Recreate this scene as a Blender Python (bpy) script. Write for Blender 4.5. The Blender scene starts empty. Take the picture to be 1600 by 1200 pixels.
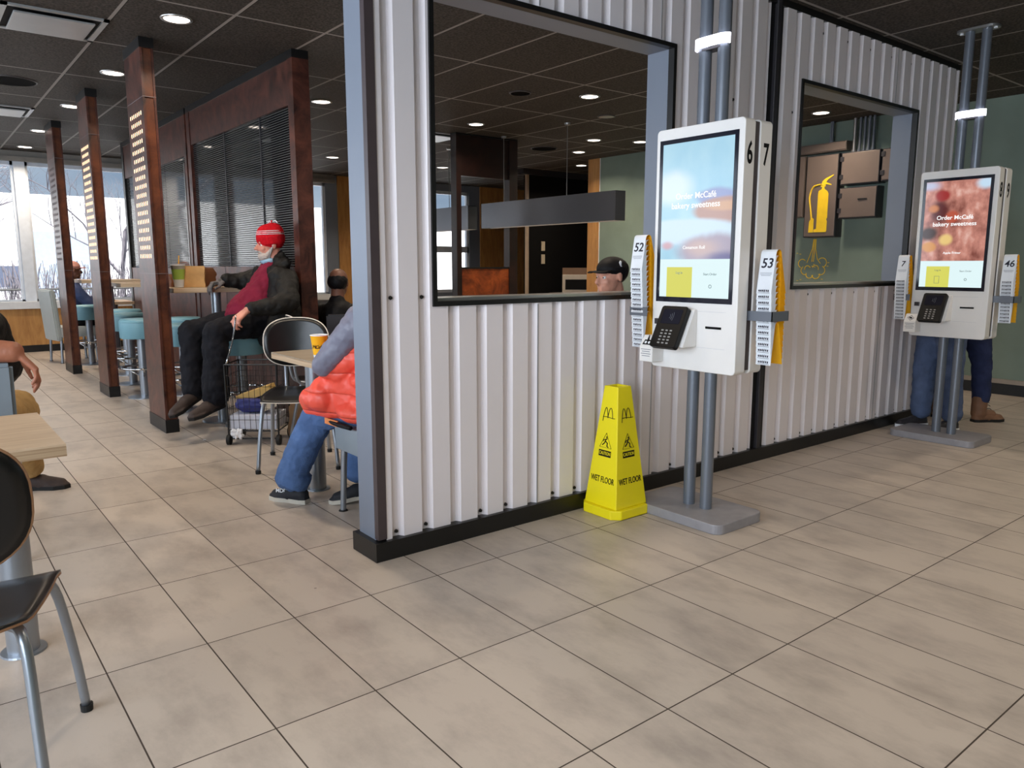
import bpy, bmesh, math, random
from mathutils import Vector as V, Matrix, Euler
R = math.radians
random.seed(7)
sc = bpy.context.scene
COL = sc.collection

# ------------------------------------------------------------------ camera
cam_d = bpy.data.cameras.new('camera')
cam = bpy.data.objects.new('camera', cam_d); COL.objects.link(cam)
yaw, pitch, roll = 0.669598, 0.155387, 0.0
fwd = V((math.sin(yaw)*math.cos(pitch), math.cos(yaw)*math.cos(pitch), -math.sin(pitch)))
rgt = V((math.cos(yaw), -math.sin(yaw), 0)); upv = rgt.cross(fwd)
cam.matrix_world = Matrix((( rgt.x, upv.x, -fwd.x, 0), (rgt.y, upv.y, -fwd.y, 0), (rgt.z, upv.z, -fwd.z, 1.257), (0, 0, 0, 1)))
cam_d.sensor_width = 36.0; cam_d.lens = 1190.5/1600*36.0
cam_d.clip_start = 0.05; cam_d.clip_end = 400
sc.camera = cam

# ------------------------------------------------------------------ world, exposure
sc.view_settings.view_transform = 'Standard'
sc.view_settings.look = 'None'
sc.view_settings.gamma = 1.0
sc.view_settings.exposure = 0.0
w = bpy.data.worlds.new('world'); sc.world = w; w.use_nodes = True
wn = w.node_tree.nodes; wl = w.node_tree.links
bg = wn['Background']
tc = wn.new('ShaderNodeTexCoord'); mp = wn.new('ShaderNodeMapping'); nz = wn.new('ShaderNodeTexNoise'); rp = wn.new('ShaderNodeValToRGB')
mp.inputs['Scale'].default_value = (1.5, 1.5, 5); nz.inputs['Scale'].default_value = 2.0; nz.inputs['Detail'].default_value = 4
wl.new(tc.outputs['Generated'], mp.inputs['Vector']); wl.new(mp.outputs['Vector'], nz.inputs['Vector']); wl.new(nz.outputs['Fac'], rp.inputs['Fac'])
rp.color_ramp.elements[0].color = (0.24, 0.34, 0.48, 1); rp.color_ramp.elements[0].position = 0.35
rp.color_ramp.elements[1].color = (0.46, 0.56, 0.68, 1); rp.color_ramp.elements[1].position = 0.65
wl.new(rp.outputs['Color'], bg.inputs['Color']); bg.inputs['Strength'].default_value = 1.0

def lamp(name, kind, loc, rot, energy, color, **kw):
    d = bpy.data.lights.new(name, kind); d.energy = energy; d.color = color
    for k, v in kw.items(): setattr(d, k, v)
    o = bpy.data.objects.new(name, d); COL.objects.link(o); o.location = loc; o.rotation_euler = rot
    return o
# sun on the street outside (it stands behind the building, so it never enters the room)
lamp('sun', 'SUN', (0, 0, 20), (R(28), 0, R(6)), 14.0, (1, 0.97, 0.92), angle=R(2))
# daylight coming in through the windows of the left side
lamp('window_daylight', 'AREA', (-3.38, 0.6, 1.75), (0, R(-90), 0), 370, (0.80, 0.89, 1.0), shape='RECTANGLE', size=1.9, size_y=6.0)
lamp('window_daylight', 'AREA', (-3.38, 8.2, 1.75), (0, R(-90), 0), 170, (0.80, 0.89, 1.0), shape='RECTANGLE', size=1.9, size_y=8.0)
DL = [(1.55,5.46),(1.53,7.27),(1.49,9.02),(1.44,10.87),(1.46,12.45),(3.37,7.25),(5.16,10.8),(5.26,5.46),(5.26,7.3),(7.09,7.27),(7.66,8.15),(8.7,9.2),(7.66,7.0),(7.71,4.52),
      (3.37,5.46),(7.1,10.8),(1.55,3.6),(3.37,3.75),(5.26,3.75),(0.0,1.0),(1.9,0.9),(3.8,0.9),(5.6,0.9),(7.4,0.9),(-0.6,4.6),(-0.6,8.0),(1.9,-1.0),(4.6,-1.0)]  # this row: unseen downlights, mostly added to light the front
# each downlight's own light; the fixtures are built further down
for (x, y) in DL:
    e = (12.0 if y < 10 else 22.0) if y > 2.9 else (7.5 if x < 3.0 else 9.5)
    lamp('downlight_lamp', 'AREA', (x, y, 2.812), (0, 0, 0), e, (1.0, 0.84, 0.66) , shape='DISK', size=0.15, spread=R(140))

# ------------------------------------------------------------------ materials
MATS = {}
def nt(name, rough=0.5, metal=0.0, spec=0.5):
    m = bpy.data.materials.new(name); m.use_nodes = True
    b = m.node_tree.nodes['Principled BSDF']
    b.inputs['Roughness'].default_value = rough; b.inputs['Metallic'].default_value = metal
    b.inputs['Specular IOR Level'].default_value = spec
    MATS[name] = m
    return m, m.node_tree.nodes, m.node_tree.links, b
def srgb(r, g, b):
    f = lambda c: ((c/255+0.055)/1.055)**2.4 if c/255 > 0.04045 else c/255/12.92
    return (f(r), f(g), f(b), 1)
def plain(name, rgb, rough=0.5, metal=0.0, var=0.06, scale=12.0, bump=0.0, bscale=60.0, spec=0.5, stretch=None, coat=0.0):
    """colour with a little procedural variation, and optional fine bump"""
    m, n, l, b = nt(name, rough, metal, spec)
    c = srgb(*rgb)
    t = n.new('ShaderNodeTexCoord'); q = n.new('ShaderNodeMapping'); l.new(t.outputs['Object'], q.inputs['Vector'])
    if stretch: q.inputs['Scale'].default_value = stretch
    z = n.new('ShaderNodeTexNoise'); z.inputs['Scale'].default_value = scale; z.inputs['Detail'].default_value = 5
    l.new(q.outputs['Vector'], z.inputs['Vector'])
    r = n.new('ShaderNodeValToRGB'); r.color_ramp.elements[0].position = 0.3; r.color_ramp.elements[1].position = 0.7
    r.color_ramp.elements[0].color = tuple(max(0, v*(1-var)) for v in c[:3])+(1,)
    r.color_ramp.elements[1].color = tuple(min(1, v*(1+var)) for v in c[:3])+(1,)
    l.new(z.outputs['Fac'], r.inputs['Fac']); l.new(r.outputs['Color'], b.inputs['Base Color'])
    if bump:
        z2 = n.new('ShaderNodeTexNoise'); z2.inputs['Scale'].default_value = bscale; z2.inputs['Detail'].default_value = 4
        l.new(q.outputs['Vector'], z2.inputs['Vector'])
        bp = n.new('ShaderNodeBump'); bp.inputs['Strength'].default_value = bump; bp.inputs['Distance'].default_value = 0.01
        l.new(z2.outputs['Fac'], bp.inputs['Height']); l.new(bp.outputs['Normal'], b.inputs['Normal'])
    if coat: b.inputs['Coat Weight'].default_value = coat
    return m
def emit(name, rgb, strength):
    m, n, l, b = nt(name, 0.5)
    b.inputs['Base Color'].default_value = srgb(*rgb); b.inputs['Emission Color'].default_value = srgb(*rgb)
    b.inputs['Emission Strength'].default_value = strength
    return m
class X:
    """tiny expression helper on math nodes"""
    def __init__(s, n, l): s.n, s.l = n, l
    def op(s, o, a, b=0.0, c=None):
        m = s.n.new('ShaderNodeMath'); m.operation = o
        for i, v in enumerate((a, b, c)):
            if v is None: continue
            if isinstance(v, (int, float)): m.inputs[i].default_value = v
            else: s.l.new(v, m.inputs[i])
        return m.outputs[0]
    def mix(s, f, a, b):
        m = s.n.new('ShaderNodeMix'); m.data_type = 'RGBA'
        for k, v in ((0, f), (6, a), (7, b)):
            if isinstance(v, (int, float, tuple)): m.inputs[k].default_value = v
            else: s.l.new(v, m.inputs[k])
        return m.outputs[2]
    def grid(s, co, origin, pitch, half):
        """1 on lines at origin + k*pitch"""
        a = s.op('ADD', s.op('SUBTRACT', co, origin), pitch*200.5)
        a = s.op('MODULO', a, pitch)
        a = s.op('ABSOLUTE', s.op('SUBTRACT', a, pitch/2))
        return s.op('LESS_THAN', a, half)

def floor_mat():
    m, n, l, b = nt('floor_tile', 0.36, 0, 0.4)
    e = X(n, l); g = n.new('ShaderNodeNewGeometry'); sp = n.new('ShaderNodeSeparateXYZ'); l.new(g.outputs['Position'], sp.inputs[0])
    gx = e.grid(sp.outputs[0], 0.9885, 0.30498, 0.0022); gy = e.grid(sp.outputs[1], 2.5108, 0.60545, 0.0022)
    line = e.op('MAXIMUM', gx, gy)
    # per tile tone
    tx = e.op('FLOOR', e.op('DIVIDE', e.op('SUBTRACT', sp.outputs[0], 0.9885), 0.30498)); ty = e.op('FLOOR', e.op('DIVIDE', e.op('SUBTRACT', sp.outputs[1], 2.5108), 0.60545))
    cb = n.new('ShaderNodeCombineXYZ'); l.new(tx, cb.inputs[0]); l.new(ty, cb.inputs[1])
    wn_ = n.new('ShaderNodeTexWhiteNoise'); l.new(cb.outputs[0], wn_.inputs['Vector'])
    ad = n.new('ShaderNodeVectorMath'); ad.operation = 'MULTIPLY_ADD'; l.new(cb.outputs[0], ad.inputs[0]); ad.inputs[1].default_value = (3.7, 5.1, 1); l.new(g.outputs['Position'], ad.inputs[2])
    mp_ = n.new('ShaderNodeMapping'); mp_.inputs['Scale'].default_value = (1.6, 0.8, 1); l.new(ad.outputs[0], mp_.inputs['Vector'])
    z = n.new('ShaderNodeTexNoise'); z.inputs['Scale'].default_value = 3.2; z.inputs['Detail'].default_value = 8; z.inputs['Roughness'].default_value = 0.65; l.new(mp_.outputs['Vector'], z.inputs['Vector'])
    r = n.new('ShaderNodeValToRGB'); l.new(z.outputs['Fac'], r.inputs['Fac'])
    r.color_ramp.elements[0].color = srgb(158, 147, 137); r.color_ramp.elements[0].position = 0.3
    r.color_ramp.elements[1].color = srgb(187, 175, 163); r.color_ramp.elements[1].position = 0.55
    tone = e.op('MULTIPLY_ADD', wn_.outputs['Value'], 0.07, 0.95)
    vm = n.new('ShaderNodeVectorMath'); vm.operation = 'SCALE'; l.new(r.outputs['Color'], vm.inputs[0]); l.new(tone, vm.inputs['Scale'])
    # scattered specks of dirt
    vo = n.new('ShaderNodeTexVoronoi'); vo.inputs['Scale'].default_value = 2.3; l.new(g.outputs['Position'], vo.inputs['Vector'])
    speck = e.op('LESS_THAN', vo.outputs['Distance'], 0.022)
    sm = n.new('ShaderNodeSeparateColor'); l.new(vo.outputs['Color'], sm.inputs[0])
    speck = e.op('MULTIPLY', e.op('MULTIPLY', speck, e.op('GREATER_THAN', sm.outputs[0], 0.6)), 0.5)
    c = e.mix(speck, vm.outputs[0], srgb(60, 50, 45)); c = e.mix(line, c, srgb(62, 52, 44))
    l.new(c, b.inputs['Base Color'])
    l.new(e.op('MULTIPLY_ADD', line, 0.4, e.op('MULTIPLY_ADD', z.outputs['Fac'], 0.25, 0.27)), b.inputs['Roughness'])
    bp = n.new('ShaderNodeBump'); bp.inputs['Strength'].default_value = 0.25; bp.inputs['Distance'].default_value = 0.002
    l.new(e.op('SUBTRACT', 1.0, line), bp.inputs['Height']); l.new(bp.outputs['Normal'], b.inputs['Normal'])
    return m
def ceiling_mat():
    m, n, l, b = nt('ceiling_tile', 0.75, 0, 0.25)
    e = X(n, l); g = n.new('ShaderNodeNewGeometry'); sp = n.new('ShaderNodeSeparateXYZ'); l.new(g.outputs['Position'], sp.inputs[0])
    gx = e.grid(sp.outputs[0], 1.21, 0.6155, 0.011); gy = e.grid(sp.outputs[1], 6.355, 1.2, 0.011)
    gx2 = e.grid(sp.outputs[0], 1.223, 0.6155, 0.004); gy2 = e.grid(sp.outputs[1], 6.368, 1.2, 0.004)
    z = n.new('ShaderNodeTexNoise'); z.inputs['Scale'].default_value = 60; z.inputs['Detail'].default_value = 6; l.new(g.outputs['Position'], z.inputs['Vector'])
    r = n.new('ShaderNodeValToRGB'); l.new(z.outputs['Fac'], r.inputs['Fac'])
    r.color_ramp.elements[0].color = srgb(40, 36, 33); r.color_ramp.elements[0].position = 0.35
    r.color_ramp.elements[1].color = srgb(82, 76, 70); r.color_ramp.elements[1].position = 0.7
    c = e.mix(e.op('MAXIMUM', gx2, gy2), r.outputs['Color'], srgb(15, 13, 12))
    c = e.mix(e.op('MAXIMUM', gx, gy), c, srgb(150, 145, 140))  # T-bars; their grazing sheen is put into a lighter colour
    l.new(c, b.inputs['Base Color'])
    bp = n.new('ShaderNodeBump'); bp.inputs['Strength'].default_value = 0.6; bp.inputs['Distance'].default_value = 0.004
    l.new(z.outputs['Fac'], bp.inputs['Height']); l.new(bp.outputs['Normal'], b.inputs['Normal'])
    return m
def wood(name, a, c, scale=(1, 14, 14), rough=0.45, ns=3.0):
    m, n, l, b = nt(name, rough)
    t = n.new('ShaderNodeTexCoord'); q = n.new('ShaderNodeMapping'); l.new(t.outputs['Object'], q.inputs['Vector']); q.inputs['Scale'].default_value = scale
    z = n.new('ShaderNodeTexNoise'); z.inputs['Scale'].default_value = ns; z.inputs['Detail'].default_value = 8; z.inputs['Roughness'].default_value = 0.6; z.inputs['Distortion'].default_value = 0.6
    l.new(q.outputs['Vector'], z.inputs['Vector'])
    r = n.new('ShaderNodeValToRGB'); l.new(z.outputs['Fac'], r.inputs['Fac'])
    r.color_ramp.elements[0].color = srgb(*a); r.color_ramp.elements[0].position = 0.3
    r.color_ramp.elements[1].color = srgb(*c); r.color_ramp.elements[1].position = 0.7
    l.new(r.outputs['Color'], b.inputs['Base Color'])
    return m
def rust(name, a, c, rough=0.3):
    m, n, l, b = nt(name, rough)
    t = n.new('ShaderNodeTexCoord')
    z = n.new('ShaderNodeTexNoise'); z.inputs['Scale'].default_value = 5; z.inputs['Detail'].default_value = 10; z.inputs['Roughness'].default_value = 0.7; z.inputs['Distortion'].default_value = 1.0
    l.new(t.outputs['Object'], z.inputs['Vector'])
    r = n.new('ShaderNodeValToRGB'); l.new(z.outputs['Fac'], r.inputs['Fac'])
    r.color_ramp.elements[0].color = srgb(*a); r.color_ramp.elements[0].position = 0.35
    r.color_ramp.elements[1].color = srgb(*c); r.color_ramp.elements[1].position = 0.68
    l.new(r.outputs['Color'], b.inputs['Base Color'])
    return m
def glass(name, tint=(1, 1, 1, 1), refl=0.08):
    m, n, l, b = nt(name, 0.02)
    n.remove(b); out = n['Material Output']
    tr = n.new('ShaderNodeBsdfTransparent'); tr.inputs['Color'].default_value = tint
    gl = n.new('ShaderNodeBsdfGlossy'); gl.inputs['Roughness'].default_value = 0.02
    fr = n.new('ShaderNodeFresnel'); fr.inputs['IOR'].default_value = 1.45
    mx = n.new('ShaderNodeMixShader'); l.new(fr.outputs[0], mx.inputs[0]); l.new(tr.outputs[0], mx.inputs[1]); l.new(gl.outputs[0], mx.inputs[2]); l.new(mx.outputs[0], out.inputs['Surface'])
    return m
M_floor = floor_mat(); M_ceil = ceiling_mat()
M_white = plain('white_metal', (230, 223, 226), 0.32, 0, 0.02, 2, spec=0.5)
M_grey = plain('blue_grey_paint', (118, 126, 140), 0.42, 0, 0.03, 3)
M_greyd = plain('dark_grey_trim', (48, 46, 50), 0.4)
M_black = plain('black_trim', (14, 14, 15), 0.4)
M_blackm = plain('black_matt', (8, 8, 9), 0.75, spec=0.2)
M_green = plain('green_plaster', (118, 134, 124), 0.75, 0, 0.16, 1.6, 0.15, 9)
M_whiteplast = plain('white_plastic', (232, 230, 228), 0.28, 0, 0.01)
M_steel = plain('brushed_steel', (150, 156, 164), 0.32, 0.75, 0.05, 4)
M_greypipe = plain('grey_pipe_paint', (112, 118, 128), 0.3, 0.35, 0.03, 4)
M_chrome = plain('chrome', (205, 208, 212), 0.12, 1.0, 0.02)
M_alu = plain('satin_aluminium', (170, 168, 166), 0.3, 0.8, 0.03)
M_basegrey = plain('grey_base_paint', (142, 140, 144), 0.45, 0.1, 0.08, 20)
M_yellow = plain('yellow_plastic', (240, 222, 20), 0.35, 0, 0.02, 4)
M_yellowp = plain('yellow_card', (242, 178, 20), 0.5)
M_paper = plain('white_card', (226, 230, 236), 0.55)
M_teal = plain('teal_vinyl', (112, 158, 172), 0.45, 0, 0.06, 6)
M_oak = wood('light_oak', (186, 158, 128), (214, 190, 160), (1.0, 16, 16))
M_oakshade = wood('shaded_oak', (132, 118, 100), (160, 146, 126), (1.0, 16, 16))  # oak with the dimmer light on the cup table painted in
M_oakedge = wood('oak_edge', (150, 120, 90), (205, 180, 148), (1, 1, 90), ns=1.5)
M_oakpanel = wood('oak_wall_panel', (158, 108, 58), (198, 148, 86), (7, 7, 1.1), ns=2.2)
M_brown = rust('brown_laminate', (36, 17, 14), (100, 56, 44), 0.38)
M_brownshade = rust('shaded_brown_laminate', (20, 9, 8), (44, 22, 17), 0.4)  # brown laminate darkened to paint in the shade on the framed screen
M_rust = rust('rust_laminate', (78, 30, 14), (168, 84, 38), 0.35)
M_copper = rust('copper_laminate', (62, 31, 20), (112, 62, 38), 0.35)
M_reed = plain('dark_glass', (16, 18, 22), 0.05, 0, 0.05, 3, spec=0.38); M_reedl = plain('reed_lines', (74, 76, 76), 0.4, 0.2); M_glass = glass('window_glass')
M_greyvinyl = plain('grey_vinyl', (128, 138, 146), 0.5, 0, 0.05, 6)
M_greyvinyl2 = plain('light_grey_vinyl', (170, 174, 170), 0.5, 0, 0.05, 6)
M_blackply = plain('black_ply', (16, 16, 18), 0.32)
M_plyedge = plain('ply_edge', (196, 166, 128), 0.5)
M_rubber = plain('black_rubber', (12, 12, 12), 0.7)
M_lamp = emit('downlight_glow', (255, 240, 225), 7.0)
M_ring = emit('ring_light_glow', (240, 240, 255), 4.0)
M_dots = emit('warm_light_holes', (255, 226, 190), 1.15)
M_dotoff = plain('unlit_holes', (92, 76, 76), 0.5)
M_ink = plain('black_ink', (12, 11, 14), 0.6, spec=0.2)
M_inkblue = plain('navy_ink', (22, 20, 40), 0.6)
M_inkg = plain('grey_ink', (120, 124, 134), 0.6)
M_yink = plain('yellow_paint', (250, 208, 40), 0.5)
M_cab = plain('taupe_metal', (120, 106, 98), 0.4, 0.2, 0.04, 5)
M_pend = plain('gunmetal_shade', (92, 94, 100), 0.3, 0.6, 0.05, 3)
M_skin = plain('skin', (206, 150, 128), 0.5, 0, 0.08, 18, 0.2, 70)
M_skinr = plain('ruddy_skin', (204, 138, 118), 0.5, 0, 0.12, 18, 0.25, 60)
M_skinb = plain('brown_skin', (112, 72, 56), 0.5, 0, 0.08, 18, 0.2, 60)
M_skinm = plain('tan_skin', (160, 100, 74), 0.5, 0, 0.08, 18, 0.2, 60)
M_eyew = plain('eye_white', (225, 220, 214), 0.2)

# ------------------------------------------------------------------ mesh helpers
class MB:
    def __init__(s): s.bm = bmesh.new()
    def quad(s, pts):
        return s.bm.faces.new([s.bm.verts.new(p) for p in pts])
    def box(s, x0, x1, y0, y1, z0, z1, bev=0.0, mat=None):
        m = Matrix.Translation(((x0+x1)/2, (y0+y1)/2, (z0+z1)/2)) @ Matrix.Diagonal((abs(x1-x0), abs(y1-y0), abs(z1-z0), 1))
        r = bmesh.ops.create_cube(s.bm, size=1.0, matrix=m)
        if bev:
            es = list({e for v in r['verts'] for e in v.link_edges})
            bmesh.ops.bevel(s.bm, geom=es, offset=bev, segments=2, affect='EDGES', profile=0.6)
        return s
    def obox(s, mat, sx, sy, sz, bev=0.0):
        r = bmesh.ops.create_cube(s.bm, size=1.0, matrix=mat @ Matrix.Diagonal((sx, sy, sz, 1)))
        if bev:
            es = list({e for v in r['verts'] for e in v.link_edges})
            bmesh.ops.bevel(s.bm, geom=es, offset=bev, segments=2, affect='EDGES')
        return s
    def cone(s, p0, p1, r0, r1, seg=20, caps=True):
        p0, p1 = V(p0), V(p1); d = p1-p0; L = d.length
        if L < 1e-6: return s
        q = d.to_track_quat('Z', 'Y').to_matrix().to_4x4()
        bmesh.ops.create_cone(s.bm, cap_ends=caps, segments=seg, radius1=r0, radius2=r1, depth=L, matrix=Matrix.Translation((p0+p1)/2) @ q)
        return s
    def sph(s, c, r, seg=16, scale=(1, 1, 1), rot=None):
        m = Matrix.Translation(c)
        if rot is not None: m = m @ rot
        bmesh.ops.create_uvsphere(s.bm, u_segments=seg, v_segments=max(6, seg//2+2), radius=r, matrix=m @ Matrix.Diagonal((*scale, 1)))
        return s
    def cap(s, p0, p1, r0, r1=None, seg=14):
        r1 = r0 if r1 is None else r1
        s.cone(p0, p1, r0, r1, seg); s.sph(p0, r0, seg); s.sph(p1, r1, seg)
        return s
    def chain(s, pts, rs, seg=14):
        for a, b, r0, r1 in zip(pts[:-1], pts[1:], rs[:-1], rs[1:]): s.cap(a, b, r0, r1, seg)
        return s
    def tube(s, pts, r, seg=10, closed=False, smooth=0):
        pts = [V(p) for p in pts]
        if smooth: pts = catmull(pts, smooth, closed)
        n = len(pts); rings = []; up = V((0, 0, 1))
        t0 = (pts[1]-pts[0]).normalized()
        if abs(t0.dot(up)) > 0.9: up = V((1, 0, 0))
        nrm = (up-t0*up.dot(t0)).normalized()
        for i, p in enumerate(pts):
            if closed: t = (pts[(i+1) % n]-pts[i-1]).normalized()
            else: t = (pts[min(i+1, n-1)]-pts[max(i-1, 0)]).normalized()
            nrm = (nrm-t*nrm.dot(t)).normalized(); bn = t.cross(nrm)
            rr = r[i] if isinstance(r, (list, tuple)) and not smooth else (r if not isinstance(r, (list, tuple)) else r[0])
            rings.append([s.bm.verts.new(p+nrm*math.cos(a)*rr+bn*math.sin(a)*rr) for a in [2*math.pi*k/seg for k in range(seg)]])
        m = n if closed else n-1
        for i in range(m):
            A, B = rings[i], rings[(i+1) % n]
            for k in range(seg): s.bm.faces.new((A[k], A[(k+1) % seg], B[(k+1) % seg], B[k]))
        if not closed:
            s.bm.faces.new(rings[0][::-1]); s.bm.faces.new(rings[-1])
        return s
    def lathe(s, prof, c=(0, 0, 0), seg=32, caps=True):
        c = V(c); rings = []
        for r, z in prof:
            rings.append([s.bm.verts.new(c+V((r*math.cos(2*math.pi*k/seg), r*math.sin(2*math.pi*k/seg), z))) for k in range(seg)])
        for A, B in zip(rings[:-1], rings[1:]):
            for k in range(seg): s.bm.faces.new((A[k], A[(k+1) % seg], B[(k+1) % seg], B[k]))
        if caps and prof[0][0] > 1e-5: s.bm.faces.new(rings[0][::-1])
        if caps and prof[-1][0] > 1e-5: s.bm.faces.new(rings[-1])
        return s
    def prism(s, poly, mat, h):
        """poly in local XY of mat, extruded 0..h along its Z"""
        a = [s.bm.verts.new(mat @ V((x, y, 0))) for x, y in poly]; b = [s.bm.verts.new(mat @ V((x, y, h))) for x, y in poly]
        s.bm.faces.new(a[::-1]); s.bm.faces.new(b)
        n = len(poly)
        for i in range(n): s.bm.faces.new((a[i], a[(i+1) % n], b[(i+1) % n], b[i]))
        return s
    def build(s, name, mat, parent=None, smooth=None, loc=None, rz=0.0, bevel=0.0):
        bmesh.ops.recalc_face_normals(s.bm, faces=s.bm.faces)
        me = bpy.data.meshes.new(name); s.bm.to_mesh(me); s.bm.free()
        me.materials.append(mat)
        o = bpy.data.objects.new(name, me); COL.objects.link(o)
        if parent is not None: o.parent = parent
        if loc is not None: o.location = loc
        if rz: o.rotation_euler = (0, 0, rz)
        if bevel:
            b = o.modifiers.new('bevel', 'BEVEL'); b.width = bevel; b.segments = 3; b.limit_method = 'ANGLE'
        if smooth:
            for p in me.polygons: p.use_smooth = True
            if smooth != 'all':
                try: me.set_sharp_from_angle(angle=R(smooth))
                except Exception: pass
        return o
def catmull(pts, k, closed=False):
    n = len(pts); out = []
    rng = range(n if closed else n-1)
    for i in rng:
        p1, p2 = pts[i], pts[(i+1) % n]
        p0 = pts[i-1] if (closed or i > 0) else p1*2-p2
        p3 = pts[(i+2) % n] if (closed or i+2 < n) else p2*2-p1
        for j in range(k):
            t = j/k
            out.append(0.5*((2*p1)+(p2-p0)*t+(2*p0-5*p1+4*p2-p3)*t*t+(3*p1-p0-3*p2+p3)*t**3))
    if not closed: out.append(pts[-1])
    return out
def rrect(w, h, r, seg=6):
    out = []
    for cx, cy, a0 in ((w/2-r, h/2-r, 0), (-w/2+r, h/2-r, 90), (-w/2+r, -h/2+r, 180), (w/2-r, -h/2+r, 270)):
        for i in range(seg+1):
            a = R(a0+90*i/seg); out.append((cx+r*math.cos(a), cy+r*math.sin(a)))
    return out
def tag(o, label=None, cat=None, group=None, kind=None):
    if label: o['label'] = label
    if cat: o['category'] = cat
    if group: o['group'] = group
    if kind: o['kind'] = kind
    return o
def thing(name, label, cat, loc=(0, 0, 0), rz=0.0, group=None):
    o = bpy.data.objects.new(name, None); COL.objects.link(o); o.empty_display_size = 0.1
    o.location = loc; o.rotation_euler = (0, 0, rz)
    return tag(o, label, cat, group)
def struct(mb, name, mat, parent=None, label=None, **k):
    o = mb.build(name, mat, parent, **k)
    if parent is None: o['kind'] = 'structure'
    if label: o['label'] = label
    return o
def copy_tree(o, parent=None):
    c = o.copy(); COL.objects.link(c)
    if parent is not None: c.parent = parent; c.matrix_parent_inverse = o.matrix_parent_inverse
    for ch in o.children: copy_tree(ch, c)
    return c
def frame(origin, xa, ya):
    """matrix whose local X, Y, Z are xa, ya, xa x ya at origin"""
    xa, ya = V(xa).normalized(), V(ya).normalized(); za = xa.cross(ya)
    return Matrix(((xa.x, ya.x, za.x, origin[0]), (xa.y, ya.y, za.y, origin[1]), (xa.z, ya.z, za.z, origin[2]), (0, 0, 0, 1)))
def text(name, body, size, mat4, mat, parent, bold=0.0, shear=0.0, align='CENTER', sx=1.0, ext=0.0006):
    cu = bpy.data.curves.new(name, 'FONT'); cu.body = body; cu.size = size; cu.offset = bold*size; cu.shear = shear
    cu.align_x = align; cu.align_y = 'CENTER'; cu.extrude = ext; cu.resolution_u = 4
    to = bpy.data.objects.new(name, cu); COL.objects.link(to)
    bpy.context.view_layer.update()
    me = bpy.data.meshes.new_from_object(to.evaluated_get(bpy.context.evaluated_depsgraph_get()))
    bpy.data.objects.remove(to); bpy.data.curves.remove(cu)
    me.transform(mat4 @ Matrix.Diagonal((sx, 1, 1, 1))); me.materials.clear(); me.materials.append(mat)
    o = bpy.data.objects.new(name, me); COL.objects.link(o); o.parent = parent
    return o

# ------------------------------------------------------------------ room shell
CZ = 2.83
XL, XR, YB, YF = -3.5, 8.35, 13.0, -2.6
struct(MB().box(XL-0.15, 11.5, YF-0.15, YB+0.15, -0.12, 0), 'floor', M_floor)
struct(MB().box(XL-0.15, 11.5, YF-0.15, YB+0.15, CZ, CZ+0.12), 'ceiling', M_ceil)

# far window wall (y = 13)
wb = MB(); Y0, Y1 = YB, YB+0.15
wb.box(XL, 11.5, Y0, Y1, 0, 0.70).box(XL, 11.5, Y0, Y1, 2.70, CZ)
wins = [(-3.3, 1.37), (1.48, 4.2), (4.6, 6.05), (8.0, 9.18)]
xs = XL
for a, b in wins:
    wb.box(xs, a, Y0, Y1, 0.70, 2.70); xs = b
wb.box(xs, 11.5, Y0, Y1, 0.70, 2.70)
wall_back = struct(wb, 'wall_back', M_grey)
p = MB()
p.box(XL, 4.3, Y0-0.02, Y0, 0.10, 0.63)
struct(p, 'wood_panelling', M_oakpanel, wall_back)
struct(MB().box(6.27, 7.75, Y0-0.03, Y0, 0.10, CZ).box(9.44, 11.4, Y0-0.03, Y0, 0.10, CZ), 'wood_panelling', M_oakpanel, wall_back)
struct(MB().box(XL, 11.5, Y0-0.03, Y0+0.001, 0, 0.10), 'baseboard_back', M_black)
struct(MB().box(XL, 6.2, Y0-0.12, Y0-0.021, 0.63, 0.735, 0.006), 'window_sill', plain('sill_white', (205, 208, 212), 0.5), wall_back)
h = MB(); h.box(XL, 6.2, Y0-0.10, Y0, 2.69, 2.75).box(XL, 6.2, Y0-0.06, Y0, 2.75, CZ)
struct(h, 'window_head_trim', plain('soffit_grey', (128, 124, 118), 0.6), wall_back)
M_frame = plain('white_window_frame', (205, 212, 222), 0.45)
for i, (a, b) in enumerate(wins):
    f = MB()
    f.box(a, a+0.05, Y0+0.02, Y0+0.10, 0.70, 2.70).box(b-0.05, b, Y0+0.02, Y0+0.10, 0.70, 2.70)
    f.box(a, b, Y0+0.02, Y0+0.10, 0.70, 0.76).box(a, b, Y0+0.02, Y0+0.10, 2.64, 2.70)
    if i == 3: f.box(a, b, Y0+0.02, Y0+0.10, 1.5, 1.62)
    wo = struct(f, 'window_%d' % (i+1), M_frame)
    struct(MB().box(a+0.05, b-0.05, Y0+0.055, Y0+0.063, 0.76, 2.64), 'pane', M_glass, wo)
struct(MB().box(1.355, 1.495, Y0-0.02, Y0+0.12, 0.735, 2.69), 'trim_1', M_frame)
# left wall with windows (out of the picture, lets the daylight in)
lw = MB()
lw.box(XL-0.15, XL, YF, YB, 0, 0.75).box(XL-0.15, XL, YF, YB, 2.75, CZ)
for a, b in ((YF, -2.4), (3.7, 4.1), (12.3, YB)): lw.box(XL-0.15, XL, a, b, 0.75, 2.75)
struct(lw, 'wall_left', M_grey)
struct(MB().box(XL-0.15, 11.5, YF-0.15, YF, 0, CZ), 'wall_front', M_green)
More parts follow.
